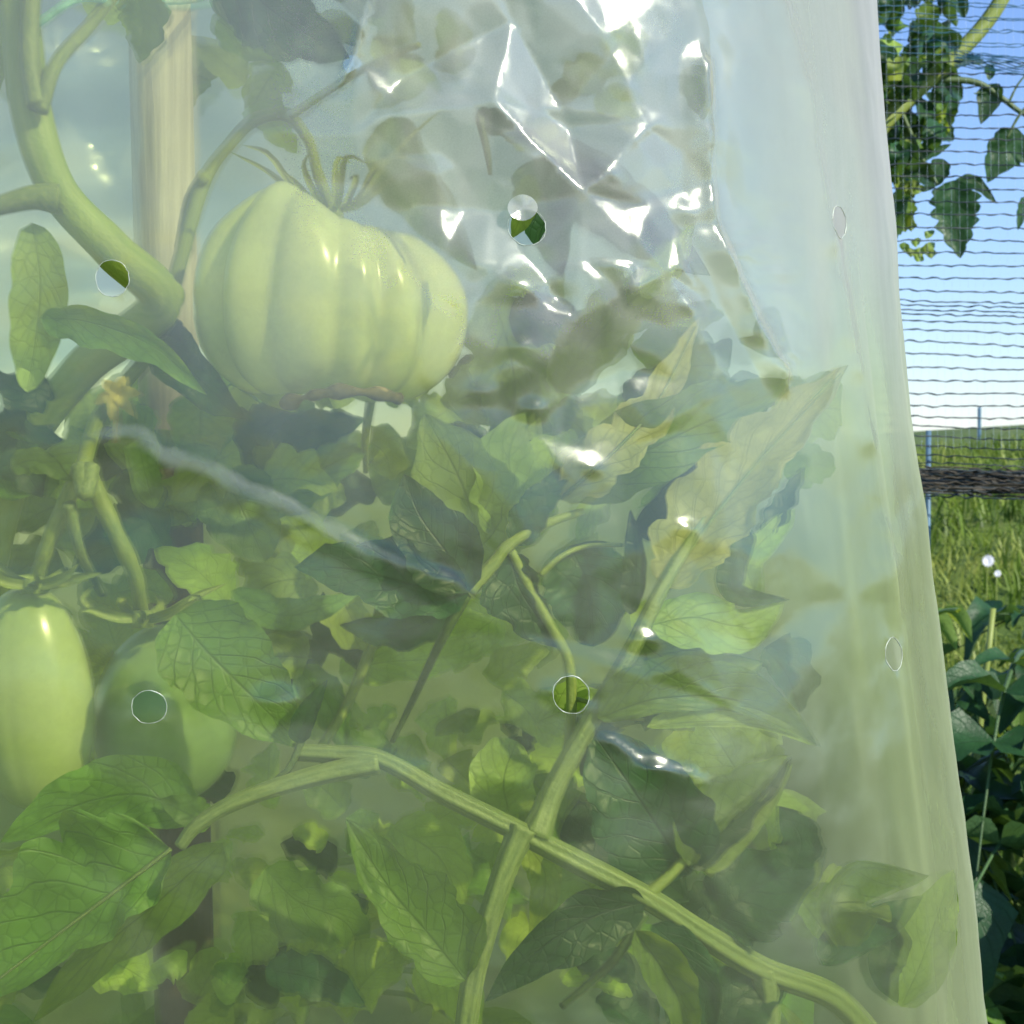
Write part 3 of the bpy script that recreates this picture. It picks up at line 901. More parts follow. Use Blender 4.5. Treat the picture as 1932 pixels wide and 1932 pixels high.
# ------------------------------------------------------------------ tomatoes
def tomato(name, label, cx, cy, d, hw, hh, mat, ribs=0, ribamp=0.0, bumps=(), bottom=0.0, tilt=(0, 0), pear=0.0, seed=1, group=None):
    c = P(cx, cy, d)
    t = thing(name, label, 'tomato', c, group)
    rw, rh = px(hw, d), px(hh, d)
    nu, nv = 160, 90
    V = []; F = []; U = []
    rr = random.Random(seed)
    rib_ph = [rr.uniform(-0.25, 0.25) for _ in range(64)]
    for j in range(nv + 1):
        v = j / nv
        ph = math.pi * v          # 0 top
        for i in range(nu):
            a = 2 * math.pi * i / nu
            aw = a + 0.22 * math.sin(2 * a + seed) + 0.10 * math.sin(5 * a + 2 * seed)
            rib = min(1.0, math.sqrt(math.cos(aw * ribs / 2 + 0.4) ** 2 + 0.02) ** 0.8) if ribs else 0
            pole = math.sin(ph)
            k = 1 - ribamp * (1 - rib) * (pole ** 0.7) * (1.0 + 0.5 * math.sin(3 * a + seed))
            ex = 0.82 if ribs > 8 else 0.94
            x = math.sin(ph) ** ex * math.cos(a) * k
            y = math.sin(ph) ** ex * math.sin(a) * k
            z = math.copysign(abs(math.cos(ph)) ** (ex + .04), math.cos(ph))
            z *= 1 - 0.24 * (1 - min(1, math.sin(ph) * 2.0)) * (1 if ribs > 8 else 0.12)   # dimple top and bottom
            z *= 1 - ribamp * 0.4 * (1 - rib) * pole
            sc_ = 1 - pear * z
            if ribs > 8 and z > 0: z *= 1 - 0.16 * max(-.2, x)
            p = Vector((x * rw * sc_, y * rw * 0.88 * sc_, z * rh))
            if bottom: p.z += bottom * rh * max(0, -z) * math.exp(-(x / 0.35) ** 2)
            for (ba, bz, bw, bh, bo) in bumps:
                g_ = math.exp(-((x - ba) / bw) ** 2 - ((z - bz) / 0.6) ** 2) * max(0, 0.35 - y) if True else 0
                p += Vector((bo * g_ * rw, 0, bh * g_ * rh))
            V.append(p)
            U.append((i / nu, v))
    for j in range(nv):
        for i in range(nu):
            i2 = (i + 1) % nu
            F.append((j * nu + i, (j + 1) * nu + i, (j + 1) * nu + i2, j * nu + i2))
    Rm = Matrix.Rotation(R(tilt[0]), 3, 'X') @ Matrix.Rotation(R(tilt[1]), 3, 'Y')
    V = [Rm @ p + c for p in V]
    build('fruit', V, F, mat, t, base=c, uvs=U)
    return t, c, Rm

def calyx(parent, top, n, L, up, spread, seed, mat='calyx', w=0.0016):
    r = random.Random(seed)
    V = []; F = []; U = []
    for k in range(n):
        a = 2 * math.pi * k / n + r.uniform(-.3, .3)
        d = Vector((math.cos(a), math.sin(a) * 0.8, 0))
        l_ = L * r.uniform(0.75, 1.15)
        u_ = up * r.uniform(0.5, 1.3)
        mid = [top, top + d * l_ * 0.35 * spread + Vector((0, 0, l_ * 0.12 * u_)), top + d * l_ * 0.7 * spread + Vector((0, 0, l_ * 0.5 * u_)), top + d * l_ * spread * r.uniform(.8, 1.25) + Vector((r.uniform(-.25, .25) * l_, 0, l_ * u_ * r.uniform(.4, 1.0)))]
        leaf_geo(mid, w, w, wave=0.3, lobe=0.05, nu=10, nv=2, seed=k + seed, V=V, F=F, U=U, fold=25)
    # fleshy hub
    tube_geo([top + Vector((0, 0, -0.002)), top + Vector((0, 0, 0.002))], 0.003, 0.0022, n=2, sides=10, V=V, F=F, U=U)
    return build('calyx', V, F, M[mat], parent, base=top, uvs=U)

t1, c1, _ = tomato('ribbed_tomato', 'large pale green ribbed beef tomato hanging at the upper left with a humped top', 622, 585, 0.487, 262, 186, M['tomato'], ribs=11, ribamp=0.125,
                   bumps=((-0.38, 1.0, 0.36, 0.44, 0.0), (-0.80, 0.55, 0.22, 0.10, -0.05), (0.45, 0.8, 0.35, 0.05, 0.0)), bottom=0.10, tilt=(7, 4), seed=3)
top1 = P(628, 395, 0.487)
calyx(t1, top1 + Vector((0, 0, -.0005)), 11, 0.024, 1.0, 0.85, 5, mat='stem', w=0.0012)
tube('fruit_stalk', [P(628, 396, .487), P(600, 330, .495), P(580, 262, .505), P(540, 218, .512), P(480, 226, .515), P(430, 275, .515), P(385, 340, .515), P(345, 470, .50), P(318, 570, .475)], 0.0014, 0.0022, M['stem'], t1, n=50, sides=10, knob=0.2)
# dark corky line at the blossom end
V, F, U = [], [], []
tube_geo([P(535, 762, .472), P(580, 748, .464), P(640, 738, .461), P(710, 742, .463), P(752, 752, .470)], 0.0014, 0.0016, n=24, sides=8, knob=1.2, V=V, F=F, U=U)
build('blossom_scar', V, F, M['scar'], t1, uvs=U)

t2, c2, _ = tomato('plum_tomato', 'long green plum tomato cut off by the left edge of the photo', 62, 1318, 0.462, 112, 218, M['tomato2'], ribs=7, ribamp=0.03, pear=0.06, tilt=(4, -3), seed=5, group='green plum tomatoes on the lower truss')
calyx(t2, P(62, 1104, .452), 8, 0.022, 0.35, 0.9, 9, mat='stem', w=.0016)
tube('fruit_stalk', [P(62, 1110, .46), P(85, 1040, .455), P(118, 960, .455), P(150, 890, .462)], 0.0017, 0.0022, M['stem'], t2, n=24, knob=0.2)
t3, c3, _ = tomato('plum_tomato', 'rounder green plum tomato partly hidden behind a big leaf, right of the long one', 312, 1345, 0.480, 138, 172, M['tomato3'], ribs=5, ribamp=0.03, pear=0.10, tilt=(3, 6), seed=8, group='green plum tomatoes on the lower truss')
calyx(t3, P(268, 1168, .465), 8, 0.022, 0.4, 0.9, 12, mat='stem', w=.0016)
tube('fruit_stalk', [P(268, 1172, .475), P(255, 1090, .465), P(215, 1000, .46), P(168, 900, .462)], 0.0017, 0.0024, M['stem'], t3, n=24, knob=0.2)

# ------------------------------------------------------------------ the plant in the cover
plant = thing('tomato_plant', 'tomato plant with thick green stem and curled leaves growing inside the film cover', 'tomato plant', (-0.1, 0.52, 0.0))
def stem(pts, w0, w1, mat='stem', name='stem', **kw):
    pts = [rel(p) for p in pts]
    pts = [(p[0], p[1], p[2] + (0.002 if p[2] < .47 else 0)) for p in pts]
    d0, d1 = pts[0][2], pts[-1][2]
    kw.setdefault('n', max(12, 8 * len(pts)))
    return tube(name, [P(*p) for p in pts], px(w0 / 2, d0), px(w1 / 2, d1), M[mat], plant, **kw)

# main stem, from the soil to the top
tube('main_stem', [Vector((-0.10, 0.56, 0)), Vector((-0.125, 0.57, 0.5)), P(-120, 1932, .56), P(-60, 1300, .52), P(20, 900, .50), P(150, 700, .485), P(300, 575, .470), P(210, 470, .455), P(110, 360, .452), P(60, 220, .455), P(40, 60, .46), P(20, -150, .47), P(60, -700, .50)],
     0.0055, 0.0045, M['stem_sunlit'], plant, n=120, sides=14, knob=0.15)
stem([(285, 570, .476), (312, 560, .4755), (345, 545, .477)], 70, 62, 'stem_sunlit', n=24, round_end=.45, sides=16)
stem([(110, 375, .452), (60, 372, .45), (-20, 392, .45)], 60, 35)
stem([(75, 210, .455), (105, 120, .462), (170, 45, .475), (230, -30, .49)], 30, 26)
stem([(70, 200, .455), (55, 100, .46), (60, -40, .47)], 40, 34)
stem([(548, 218, .495), (620, 170, .49), (690, 128, .48), (790, 85, .47)], 18, 12)
stem([(172, 880, .462), (160, 930, .455), (150, 880, .462)], 34, 34, 'stem_pale')
stem([(155, 885, .462), (190, 780, .48), (300, 640, .48)], 30, 34)
stem([(130, 950, .458), (150, 1040, .47), (190, 1120, .48)], 26, 14, 'stem_pale')
# the lower crossing stems
stem([(560, 1420, .452), (640, 1424, .45), (720, 1434, .447), (840, 1500, .446), (960, 1560, .445), (1100, 1632, .442), (1230, 1700, .440), (1330, 1765, .437), (1440, 1830, .435), (1570, 1880, .440), (1650, 1960, .45)], 30, 46, 'stem_pale', ridge=0.17, sides=36, n=80, knob=0.1)
stem([(338, 1598, .4385), (368, 1560, .440), (430, 1520, .441), (520, 1486, .442), (620, 1458, .444), (714, 1440, .446)], 22, 40, 'stem_pale', ridge=.15, sides=30)
stem([(985, 1565, .444), (950, 1650, .44), (915, 1760, .438), (890, 1860, .437), (872, 2000, .437)], 44, 40, 'stem_pale', flare=.5, ridge=.16, sides=36)
stem([(1010, 1580, .446), (1045, 1490, .45), (1110, 1370, .45), (1190, 1230, .452), (1250, 1110, .455), (1330, 980, .46), (1450, 840, .465), (1570, 720, .47)], 44, 16, 'stem_pale', flare=.5, ridge=.15, sides=30, n=60)
stem([(1128, 1352, .45), (1160, 1354, .452), (1215, 1358, .46)], 16, 6, 'stem_pale')
stem([(1215, 1695, .44), (1262, 1655, .44), (1305, 1618, .442), (1345, 1650, .441)], 24, 15, 'stem', flare=.6)
stem([(1440, 1830, .435), (1452, 1890, .436), (1450, 1990, .44)], 44, 36, 'stem_pale', ridge=.15, sides=30)
stem([(1215, 1722, .440), (1175, 1790, .445), (1130, 1840, .45), (1060, 1900, .46)], 24, 14, 'stem_dark')
stem([(885, 1115, .462), (930, 1065, .462), (965, 1025, .463), (1040, 985, .465), (1100, 965, .468)], 30, 14)
stem([(965, 1040, .463), (1000, 1110, .463), (1045, 1190, .462), (1074, 1250, .462), (1078, 1345, .462), (1070, 1450, .466)], 18, 22)
stem([(1078, 1318, .462), (1100, 1322, .462), (1130, 1330, .455)], 10, 8)
stem([(1020, 1085, .463), (1060, 1050, .463), (1110, 1030, .464), (1175, 1028, .466)], 12, 8)
stem([(880, 1122, .462), (830, 1215, .468), (780, 1320, .475), (740, 1400, .48)], 22, 10, 'stem_dark')
stem([(720, 1140, .50), (700, 1220, .50), (655, 1330, .50), (600, 1420, .49)], 24, 18)
stem([(700, 745, .52), (690, 820, .52), (690, 890, .53)], 20, 10)
stem([(905, 220, .455), (920, 290, .45), (925, 330, .45)], 18, 8, 'stem_dark')
stem([(345, 470, .52), (360, 380, .52), (385, 330, .51)], 34, 26)
stem([(570, 1395, .45), (545, 1450, .447), (500, 1490, .445)], 14, 14, 'stem_dark')

H = lambda *a, **k: hero(plant, *a, **k)
# lower left, close against the film
H('leaf', [(322, 1602, .437), (220, 1680, .436), (80, 1785, .436), (-150, 1960, .438)], 70, 165, roll=-10, fold=6, lobe=.2, teeth=4, label='large veined leaf lying against the film at the lower left', nu=44, nv=9, puff=.035)
H('leaf', [(372, 1542, .45), (260, 1500, .452), (130, 1525, .455), (0, 1590, .457)], 55, 78, roll=10, fold=-15, lobe=.12)
H('leaf', [(395, 1560, .447), (350, 1535, .445), (300, 1510, .447)], 25, 40, lobe=.1)
H('leaf', [(420, 1590, .455), (300, 1700, .46), (180, 1800, .465), (60, 1930, .47)], 60, 60, roll=25)
H('leaf', [(330, 1160, .455), (390, 1230, .452), (480, 1320, .452), (575, 1412, .458)], 105, 95, kind='leaf', lobe=.15, wave=.08, roll=5, label='broad leaf in front of the rounder plum tomato', nu=34, nv=8)
H('dark', [(560, 1402, .449), (578, 1350, .447), (618, 1282, .448)], 26, 24, lobe=.1, fold=15)
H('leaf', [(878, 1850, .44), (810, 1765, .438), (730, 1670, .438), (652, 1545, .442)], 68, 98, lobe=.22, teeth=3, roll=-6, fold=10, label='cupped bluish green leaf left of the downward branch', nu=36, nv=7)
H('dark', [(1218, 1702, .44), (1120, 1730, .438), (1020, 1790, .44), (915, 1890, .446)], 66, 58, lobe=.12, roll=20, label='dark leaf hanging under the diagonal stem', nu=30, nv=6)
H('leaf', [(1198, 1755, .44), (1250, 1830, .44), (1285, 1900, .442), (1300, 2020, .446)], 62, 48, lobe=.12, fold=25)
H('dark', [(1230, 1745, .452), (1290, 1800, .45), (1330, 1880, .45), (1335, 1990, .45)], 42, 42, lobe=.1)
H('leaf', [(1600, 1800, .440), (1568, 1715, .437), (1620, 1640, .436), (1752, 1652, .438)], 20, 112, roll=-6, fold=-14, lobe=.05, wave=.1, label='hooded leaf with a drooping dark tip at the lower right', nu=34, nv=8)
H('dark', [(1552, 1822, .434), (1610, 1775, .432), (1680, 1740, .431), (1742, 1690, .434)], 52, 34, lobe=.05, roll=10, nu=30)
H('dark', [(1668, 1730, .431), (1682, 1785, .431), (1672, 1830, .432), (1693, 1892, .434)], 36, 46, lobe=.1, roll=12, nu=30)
H('pale', [(1700, 1900, .447), (1740, 1810, .448), (1770, 1720, .45), (1800, 1640, .455)], 60, 52, lobe=.1)
H('leaf', [(1128, 1356, .447), (1250, 1318, .444), (1400, 1325, .444), (1548, 1408, .448)], 84, 30, lobe=.05, fold=12, roll=0, label='long arched leaf pointing right with its lit underside showing', nu=34, nv=6)
H('pale', [(1220, 1372, .447), (1330, 1362, .443), (1440, 1370, .444), (1540, 1408, .447)], 34, 10, lobe=.05)
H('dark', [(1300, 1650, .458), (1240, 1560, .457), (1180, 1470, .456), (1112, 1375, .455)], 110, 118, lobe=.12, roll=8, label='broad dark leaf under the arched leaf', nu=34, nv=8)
H('leaf', [(1300, 1635, .446), (1350, 1560, .444), (1420, 1500, .443), (1492, 1425, .446)], 78, 16, lobe=.1, fold=8)
H('dark', [(1305, 1640, .444), (1365, 1575, .441), (1440, 1500, .440), (1494, 1428, .445)], 16, 34, lobe=.08, roll=-35)
H('pale', [(1335, 1648, .448), (1385, 1590, .446), (1450, 1510, .446), (1496, 1440, .448)], 14, 24, lobe=.1)
H('dark', [(1500, 1640, .47), (1510, 1580, .468), (1470, 1520, .466)], 45, 45, lobe=.2)
H('dark', [(1420, 1000, .452), (1385, 1060, .45), (1392, 1120, .449), (1490, 1132, .452)], 28, 30, lobe=.1)
H('pale', [(1430, 1130, .455), (1410, 1060, .454), (1470, 990, .455), (1500, 960, .456)], 20, 32, lobe=.1)
H('pale', [(1225, 1180, .457), (1310, 1165, .453), (1400, 1180, .453), (1480, 1135, .456)], 46, 66, lobe=.12, roll=10)
H('leaf', [(1190, 1200, .47), (1270, 1250, .468), (1360, 1275, .468), (1440, 1250, .47)], 60, 60, lobe=.2)
# the bright rippled leaf reaching for the film edge, and its neighbours
H('cream', [(1255, 1110, .462), (1340, 985, .458), (1450, 850, .458), (1600, 690, .468)], 88, 74, lobe=.3, teeth=6, wave=.25, puff=.06, roll=12, fold=8, label='bright pale leaf with rippled surface reaching up to the right', nu=46, nv=8)
H('cream', [(1060, 940, .472), (1150, 860, .468), (1240, 760, .468), (1320, 600, .474)], 52, 48, lobe=.35, teeth=5, wave=.3, nu=40)
H('leaf', [(1060, 935, .478), (1200, 860, .474), (1350, 790, .474), (1500, 720, .48)], 88, 62, lobe=.15, roll=-10, nu=34, nv=7)
H('dark', [(1200, 1010, .48), (1290, 940, .478), (1370, 880, .478), (1440, 810, .48)], 40, 56, lobe=.15)
H('dark', [(1440, 1010, .46), (1480, 950, .46), (1520, 880, .462)], 22, 22, lobe=.4)
H('dark', [(1190, 1160, .466), (1200, 1060, .465), (1190, 960, .467)], 26, 22, lobe=.1)
H('dark', [(1075, 1030, .472), (1110, 1110, .47), (1120, 1220, .472)], 85, 85, kind='round', lobe=.1)
H('dark', [(975, 1030, .467), (1010, 960, .466), (1085, 870, .468)], 38, 34, lobe=.18)
H('dark', [(962, 1045, .467), (985, 1120, .466), (1060, 1225, .468)], 40, 72, lobe=.3, teeth=3)
H('pale', [(905, 1095, .475), (900, 1000, .478), (860, 890, .48), (800, 780, .485)], 120, 110, lobe=.2, wave=.1, roll=10, label='large pale leaf fanning up from the branch point in the middle', nu=34, nv=7)
H('pale', [(975, 1040, .478), (975, 950, .48), (960, 860, .482), (990, 780, .485)], 90, 70, lobe=.2, roll=-15)
H('dark', [(885, 1118, .462), (840, 1040, .464), (790, 970, .465), (762, 895, .467)], 78, 70, lobe=.18, teeth=2, label='dark upright leaf left of the branch point in the middle')
H('dark', [(885, 1122, .463), (780, 1105, .465), (660, 1075, .467), (555, 1070, .47)], 62, 76, lobe=.3, teeth=3)
H('dark', [(870, 1140, .475), (760, 1190, .48), (640, 1180, .485)], 40, 40, lobe=.2)
H('leaf', [(435, 1115, .48), (520, 1160, .476), (600, 1150, .476), (680, 1118, .48)], 34, 30, lobe=.15)
H('leaf', [(372, 738, .50), (378, 800, .498), (372, 880, .50)], 66, 62, kind='round', lobe=.1, wave=.1)
H('leaf', [(420, 890, .50), (455, 960, .498), (500, 1060, .50)], 76, 80, kind='round', lobe=.1, wave=.1)
H('dark', [(520, 850, .53), (600, 810, .525), (690, 790, .53)], 40, 40)
H('leaf', [(500, 960, .525), (600, 890, .52), (700, 840, .525)], 50, 55, roll=15)
H('dark', [(840, 850, .50), (870, 830, .498), (920, 845, .50)], 32, 32, kind='round', lobe=.3)
H('dark', [(1010, 300, .50), (1035, 400, .495), (1060, 520, .50)], 50, 60, lobe=.15)
# around the big tomato
H('leaf', [(75, 600, .458), (170, 608, .455), (290, 655, .455), (390, 745, .46)], 30, 44, lobe=.2, roll=-10, label='narrow leaf crossing below the main stem')
H('dark', [(290, 600, .49), (320, 650, .475), (380, 720, .472), (460, 790, .478)], 45, 60, lobe=.15)
H('pale', [(60, 420, .462), (75, 530, .458), (66, 640, .46), (50, 740, .464)], 52, 56, kind='round', lobe=.1, wave=.1, label='long pale leaf along the left edge')
H('dark', [(90, 720, .48), (40, 740, .475), (-30, 700, .475)], 40, 40, lobe=.4)
H('dark', [(60, 760, .49), (30, 850, .485), (80, 940, .485)], 70, 60, lobe=.3)
H('leaf', [(20, 880, .47), (70, 870, .468), (140, 910, .47)], 26, 26)
H('dark', [(250, 880, .50), (270, 960, .495), (320, 1050, .50)], 50, 50, lobe=.3)
H('leaf', [(260, 830, .49), (270, 880, .487), (290, 960, .49)], 28, 30, kind='strip', lobe=.05)
H('dark', [(420, -60, .50), (500, 10, .495), (570, 60, .495), (660, 110, .50)], 70, 80, lobe=.25)
H('leaf', [(400, 30, .515), (470, 80, .51), (560, 110, .51)], 40, 34)
H('leaf', [(250, -40, .50), (270, 40, .49), (262, 120, .49)], 50, 44, lobe=.3)
H('leaf', [(740, 220, .545), (770, 310, .54), (830, 400, .54), (900, 510, .545)], 46, 76, lobe=.12, label='leaf hanging right of the big tomato')
H('dark', [(1030, 270, .525), (1130, 350, .52), (1230, 430, .52), (1340, 520, .525)], 55, 85, lobe=.15, roll=10, label='dark leaf slanting down behind the crumpled film')
H('dark', [(900, 210, .51), (960, 240, .505), (1040, 280, .51)], 20, 26, lobe=.3)
H('leaf', [(1000, 330, .46), (985, 400, .458), (965, 450, .46)], 28, 20, lobe=.1)
H('leaf', [(930, 560, .53), (960, 660, .525), (970, 760, .525), (930, 860, .53)], 75, 80, lobe=.25, roll=10, label='green leaf just right of the big tomato')
H('dark', [(960, 600, .50), (1040, 600, .495), (1130, 640, .50)], 45, 55, lobe=.2)
H('leaf', [(1050, 740, .50), (1120, 640, .495), (1200, 560, .495), (1300, 480, .50)], 60, 60, lobe=.25)
H('dark', [(1180, 760, .49), (1220, 720, .488), (1280, 700, .49)], 26, 26)
H('pale', [(1210, 560, .48), (1260, 500, .478), (1310, 420, .48)], 26, 30, lobe=.3)
H('leaf', [(560, 1260, .50), (620, 1330, .50), (650, 1420, .50)], 40, 40)
H('pale', [(960, 1535, .475), (950, 1470, .472), (975, 1400, .475)], 66, 60, kind='round', lobe=.1, wave=.2, label='small rounded pale leaf above the stem crossing')
H('yellow', [(640, 1270, .52), (720, 1250, .515), (840, 1240, .515), (950, 1200, .52)], 44, 40, lobe=.2)
H('yellow', [(740, 1560, .50), (830, 1620, .495), (870, 1720, .50)], 60, 66, lobe=.2)
H('yellow', [(990, 1590, .47), (1030, 1660, .465), (1000, 1790, .47)], 34, 34, lobe=.1)
H('leaf', [(500, 1640, .49), (560, 1700, .485), (650, 1740, .485), (680, 1800, .49)], 60, 70, lobe=.3)
H('yellow', [(560, 1820, .50), (620, 1760, .495), (660, 1680, .495)], 50, 44)
H('dark', [(500, 1830, .485), (600, 1850, .48), (690, 1900, .485)], 44, 40)
H('yellow', [(780, 1830, .50), (860, 1870, .495), (900, 1960, .50)], 50, 50)
H('dark', [(1100, 1500, .49), (1180, 1600, .485), (1300, 1700, .49)], 90, 90)
H('dark', [(1350, 1740, .47), (1420, 1680, .468), (1560, 1600, .475)], 70, 90, lobe=.2)
H('dark', [(1330, 1960, .46), (1400, 1880, .458), (1500, 1830, .46)], 60, 70, lobe=.2)
H('dark', [(450, 1270, .52), (540, 1260, .52), (640, 1200, .52)], 50, 50)

rq = random.Random(31)
for i in range(16):
    x = rq.uniform(800, 1300); y = rq.uniform(60, 640)
    a = rq.uniform(0, 6.28); L = rq.uniform(80, 150); d_ = rq.uniform(.55, .62)
    x2, y2 = x + math.cos(a) * L, y + math.sin(a) * L
    H(rq.choices(['yellow', 'pale', 'leaf', 'dark'], [1, 5, 3, 0])[0], [(x, y, d_), ((x + x2) / 2 + 8, (y + y2) / 2 - 8, d_ - .004), (x2, y2, d_ + .004)], L * .3, L * .3, roll=rq.uniform(-50, 50), lobe=.3, teeth=3, nu=16, nv=3)
rq = random.Random(8)
for i in range(22):
    x = rq.uniform(380, 780); y = rq.uniform(-60, 210)
    if i > 15: x = rq.uniform(-40, 240); y = rq.uniform(-40, 60)
    a = rq.uniform(0, 6.28); L = rq.uniform(70, 150); d_ = rq.uniform(.60, .70)
    H(rq.choice(['leaf', 'leaf', 'pale']), [(x, y, d_), (x + math.cos(a) * L * .5, y + math.sin(a) * L * .5 - 8, d_ - .004), (x + math.cos(a) * L, y + math.sin(a) * L, d_)], L * .35, L * .33, roll=rq.uniform(-45, 45), lobe=.3, teeth=3, nu=16, nv=3)
for i in range(26):
    x = rq.uniform(400, 720); y = rq.uniform(1470, 1920)
    a = rq.uniform(0, 6.28); L = rq.uniform(60, 140); d_ = rq.uniform(.49, .54)
    H(rq.choice(['yellow', 'yellow', 'pale', 'leaf', 'dark']), [(x, y, d_), (x + math.cos(a) * L * .5, y + math.sin(a) * L * .5 - 8, d_ - .004), (x + math.cos(a) * L, y + math.sin(a) * L, d_)], L * .35, L * .33, roll=rq.uniform(-45, 45), lobe=.3, teeth=3, nu=16, nv=3)
rq = random.Random(52)
for i in range(75):
    x = rq.uniform(150, 1480); y = rq.uniform(700, 960)
    if x > 1000: y -= 40
    a = rq.uniform(0, 6.28); L = rq.uniform(90, 170); d_ = rq.uniform(.53, .64)
    x2, y2 = x + math.cos(a) * L, y + math.sin(a) * L * .6
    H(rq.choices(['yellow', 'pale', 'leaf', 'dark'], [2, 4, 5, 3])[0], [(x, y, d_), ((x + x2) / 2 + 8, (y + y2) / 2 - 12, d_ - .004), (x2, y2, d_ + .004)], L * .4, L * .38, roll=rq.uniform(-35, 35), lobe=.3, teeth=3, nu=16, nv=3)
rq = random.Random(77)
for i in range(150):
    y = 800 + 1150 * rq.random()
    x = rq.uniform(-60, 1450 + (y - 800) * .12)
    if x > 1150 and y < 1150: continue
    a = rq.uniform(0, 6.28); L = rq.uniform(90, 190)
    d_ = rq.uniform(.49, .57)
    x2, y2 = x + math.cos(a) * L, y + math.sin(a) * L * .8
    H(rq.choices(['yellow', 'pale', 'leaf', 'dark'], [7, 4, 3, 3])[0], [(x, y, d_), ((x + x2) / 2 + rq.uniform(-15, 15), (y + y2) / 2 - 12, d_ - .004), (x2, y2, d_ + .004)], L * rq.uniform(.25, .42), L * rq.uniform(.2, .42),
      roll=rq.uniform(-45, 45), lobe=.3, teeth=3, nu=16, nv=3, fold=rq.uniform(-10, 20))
# a dry blossom left on the truss
V, F, U = [], [], []
fc = P(222, 745, .475)
for k in range(6):
    a = k * 1.05 + .2
    d_ = Vector((math.cos(a), -0.2, math.sin(a)))
    leaf_geo([fc, fc + d_ * .003 + Vector((0, -.001, 0)), fc + d_ * .006 + Vector((0, .001, -.001))], .0016, .0016, nu=8, nv=2, V=V, F=F, U=U, seed=k, wave=.5)
tube_geo([fc, fc + Vector((-.001, 0, -.012))], .0006, .0008, n=4, sides=6, V=V, F=F, U=U)
build('blossom', V, F, M['flower'], plant, base=fc, uvs=U)

# the rest of the foliage inside the cover, farther back
rf = random.Random(21)
for i in range(64):
    z = rf.uniform(0.25, 1.04) if i < 58 else rf.uniform(1.44, 1.55)
    a = rf.uniform(0, 6.28); rr = rf.uniform(0.0, 0.09)
    y = 0.635 + rr * math.sin(a) * 0.7
    x = -0.07 + rr * math.cos(a) * (1.0 if z < 1.2 else .4)
    scatter_leaf(plant, (x, y, z), rf.uniform(0, 6.28), rf.uniform(-.9, .3), rf.uniform(0.5, 0.8), rf.choice(['leaf', 'leaf', 'dark']), rf)

# ------------------------------------------------------------------ plants outside
def bush(label, x, y, h, nleaf, seed, spread=0.3, dark=0.6, group='tomato plants in the bed behind the cover', z0=0.1, mat2='leaf'):
    t = thing('tomato_plant', label, 'tomato plant', (x, y, 0), group)
    r = random.Random(seed)
    pts = [Vector((x + 0.03 * math.sin(i + seed), y + 0.03 * math.cos(i * 1.3), h * i / 5)) for i in range(6)]
    tube('main_stem', pts, 0.008, 0.003, M['stem'], t, n=20, sides=6)
    for i in range(nleaf):
        f = r.random() ** 0.8
        z = z0 + (h - z0) * f
        a = r.uniform(0, 6.28)
        scatter_leaf(t, (x + spread * .35 * math.cos(a) * (1.1 - f * .5), y + spread * .35 * math.sin(a), z), a - math.pi / 2 + r.uniform(-.5, .5), r.uniform(-.8, .4), r.uniform(0.75, 1.3), 'dark' if r.random() < dark else mat2, r)
    return t
bush('low dark leafy tomato plant just right of the cover, below the grass', 0.47, 1.80, 0.95, 190, 1, 0.55, .8, z0=.35)
bush('tomato plant at the far right edge, dark and partly shaded', 0.80, 2.2, 0.92, 130, 2, 0.6, .8, z0=.3)
bush('tomato plant seen blurred through the middle of the cover', 0.10, 1.75, 0.80, 70, 3, 0.5, .9)
bush('tomato plant seen blurred through the left of the cover', -0.32, 1.85, 0.82, 70, 4, 0.5, .9)
bush('tomato plant seen blurred through the far left edge of the cover', -0.72, 2.0, 0.9, 60, 6, 0.42, .5)
bush('short plant close behind the cover on the right', 0.40, 1.30, 0.72, 110, 7, 0.45, .8, z0=.25)

# tall plant behind the net, upper right
tall = thing('tomato_plant', 'tall tomato plant hanging its leaves against the sky behind the net', 'tomato plant', (0.30, 1.62, 0), 'tomato plants outside the cover')
D = 1.55
def tstem(pts, w0, w1, mat='stem', **kw):
    return tube('stem', [P(*p) for p in pts], px(w0 / 2, pts[0][2]), px(w1 / 2, pts[-1][2]), M[mat], tall, n=24, sides=8, **kw)
tube('main_stem', [Vector((0.30, 1.62, 0)), Vector((.33, 1.62, .5)), P(1560, 700, 1.62), P(1600, 420, 1.6), P(1650, 262, D), P(1720, 180, D), P(1790, 118, D), P(1880, 15, D), P(1960, -150, D)], .008, .006, M['stem'], tall, n=60, sides=8)
tstem([(1760, 150, D), (1840, 155, D), (1890, 185, D), (1932, 215, D), (2000, 240, D)], 14, 8, 'stem_dark')
tstem([(1700, 210, D), (1740, 300, D), (1770, 350, D)], 10, 6, 'stem_dark')
tstem([(1905, 190, D), (1920, 160, D), (1945, 130, D)], 5, 3, 'stem_dark')
tstem([(1960, 180, 1.5), (1925, 215, 1.5), (1900, 260, 1.5)], 6, 5, 'stem_dark')
HT = lambda *a, **k: hero(tall, *a, **k)
HT('dark', [(1868, 158, D), (1872, 185, D), (1850, 235, D)], 20, 34, lobe=.1, nu=18, nv=4)
HT('dark', [(1862, 120, D), (1868, 135, D), (1866, 152, D)], 10, 10, kind='round', nu=8, nv=2)
HT('dark', [(1932, 255, D), (1900, 275, D), (1880, 300, D), (1862, 345, D)], 46, 34, lobe=.2, roll=10, nu=22, nv=5)
HT('dark', [(1800, 340, D), (1802, 380, D), (1805, 430, D), (1812, 488, D)], 44, 46, lobe=.3, teeth=6, nu=30, nv=5, label='serrated dark leaf hanging by itself against the sky')
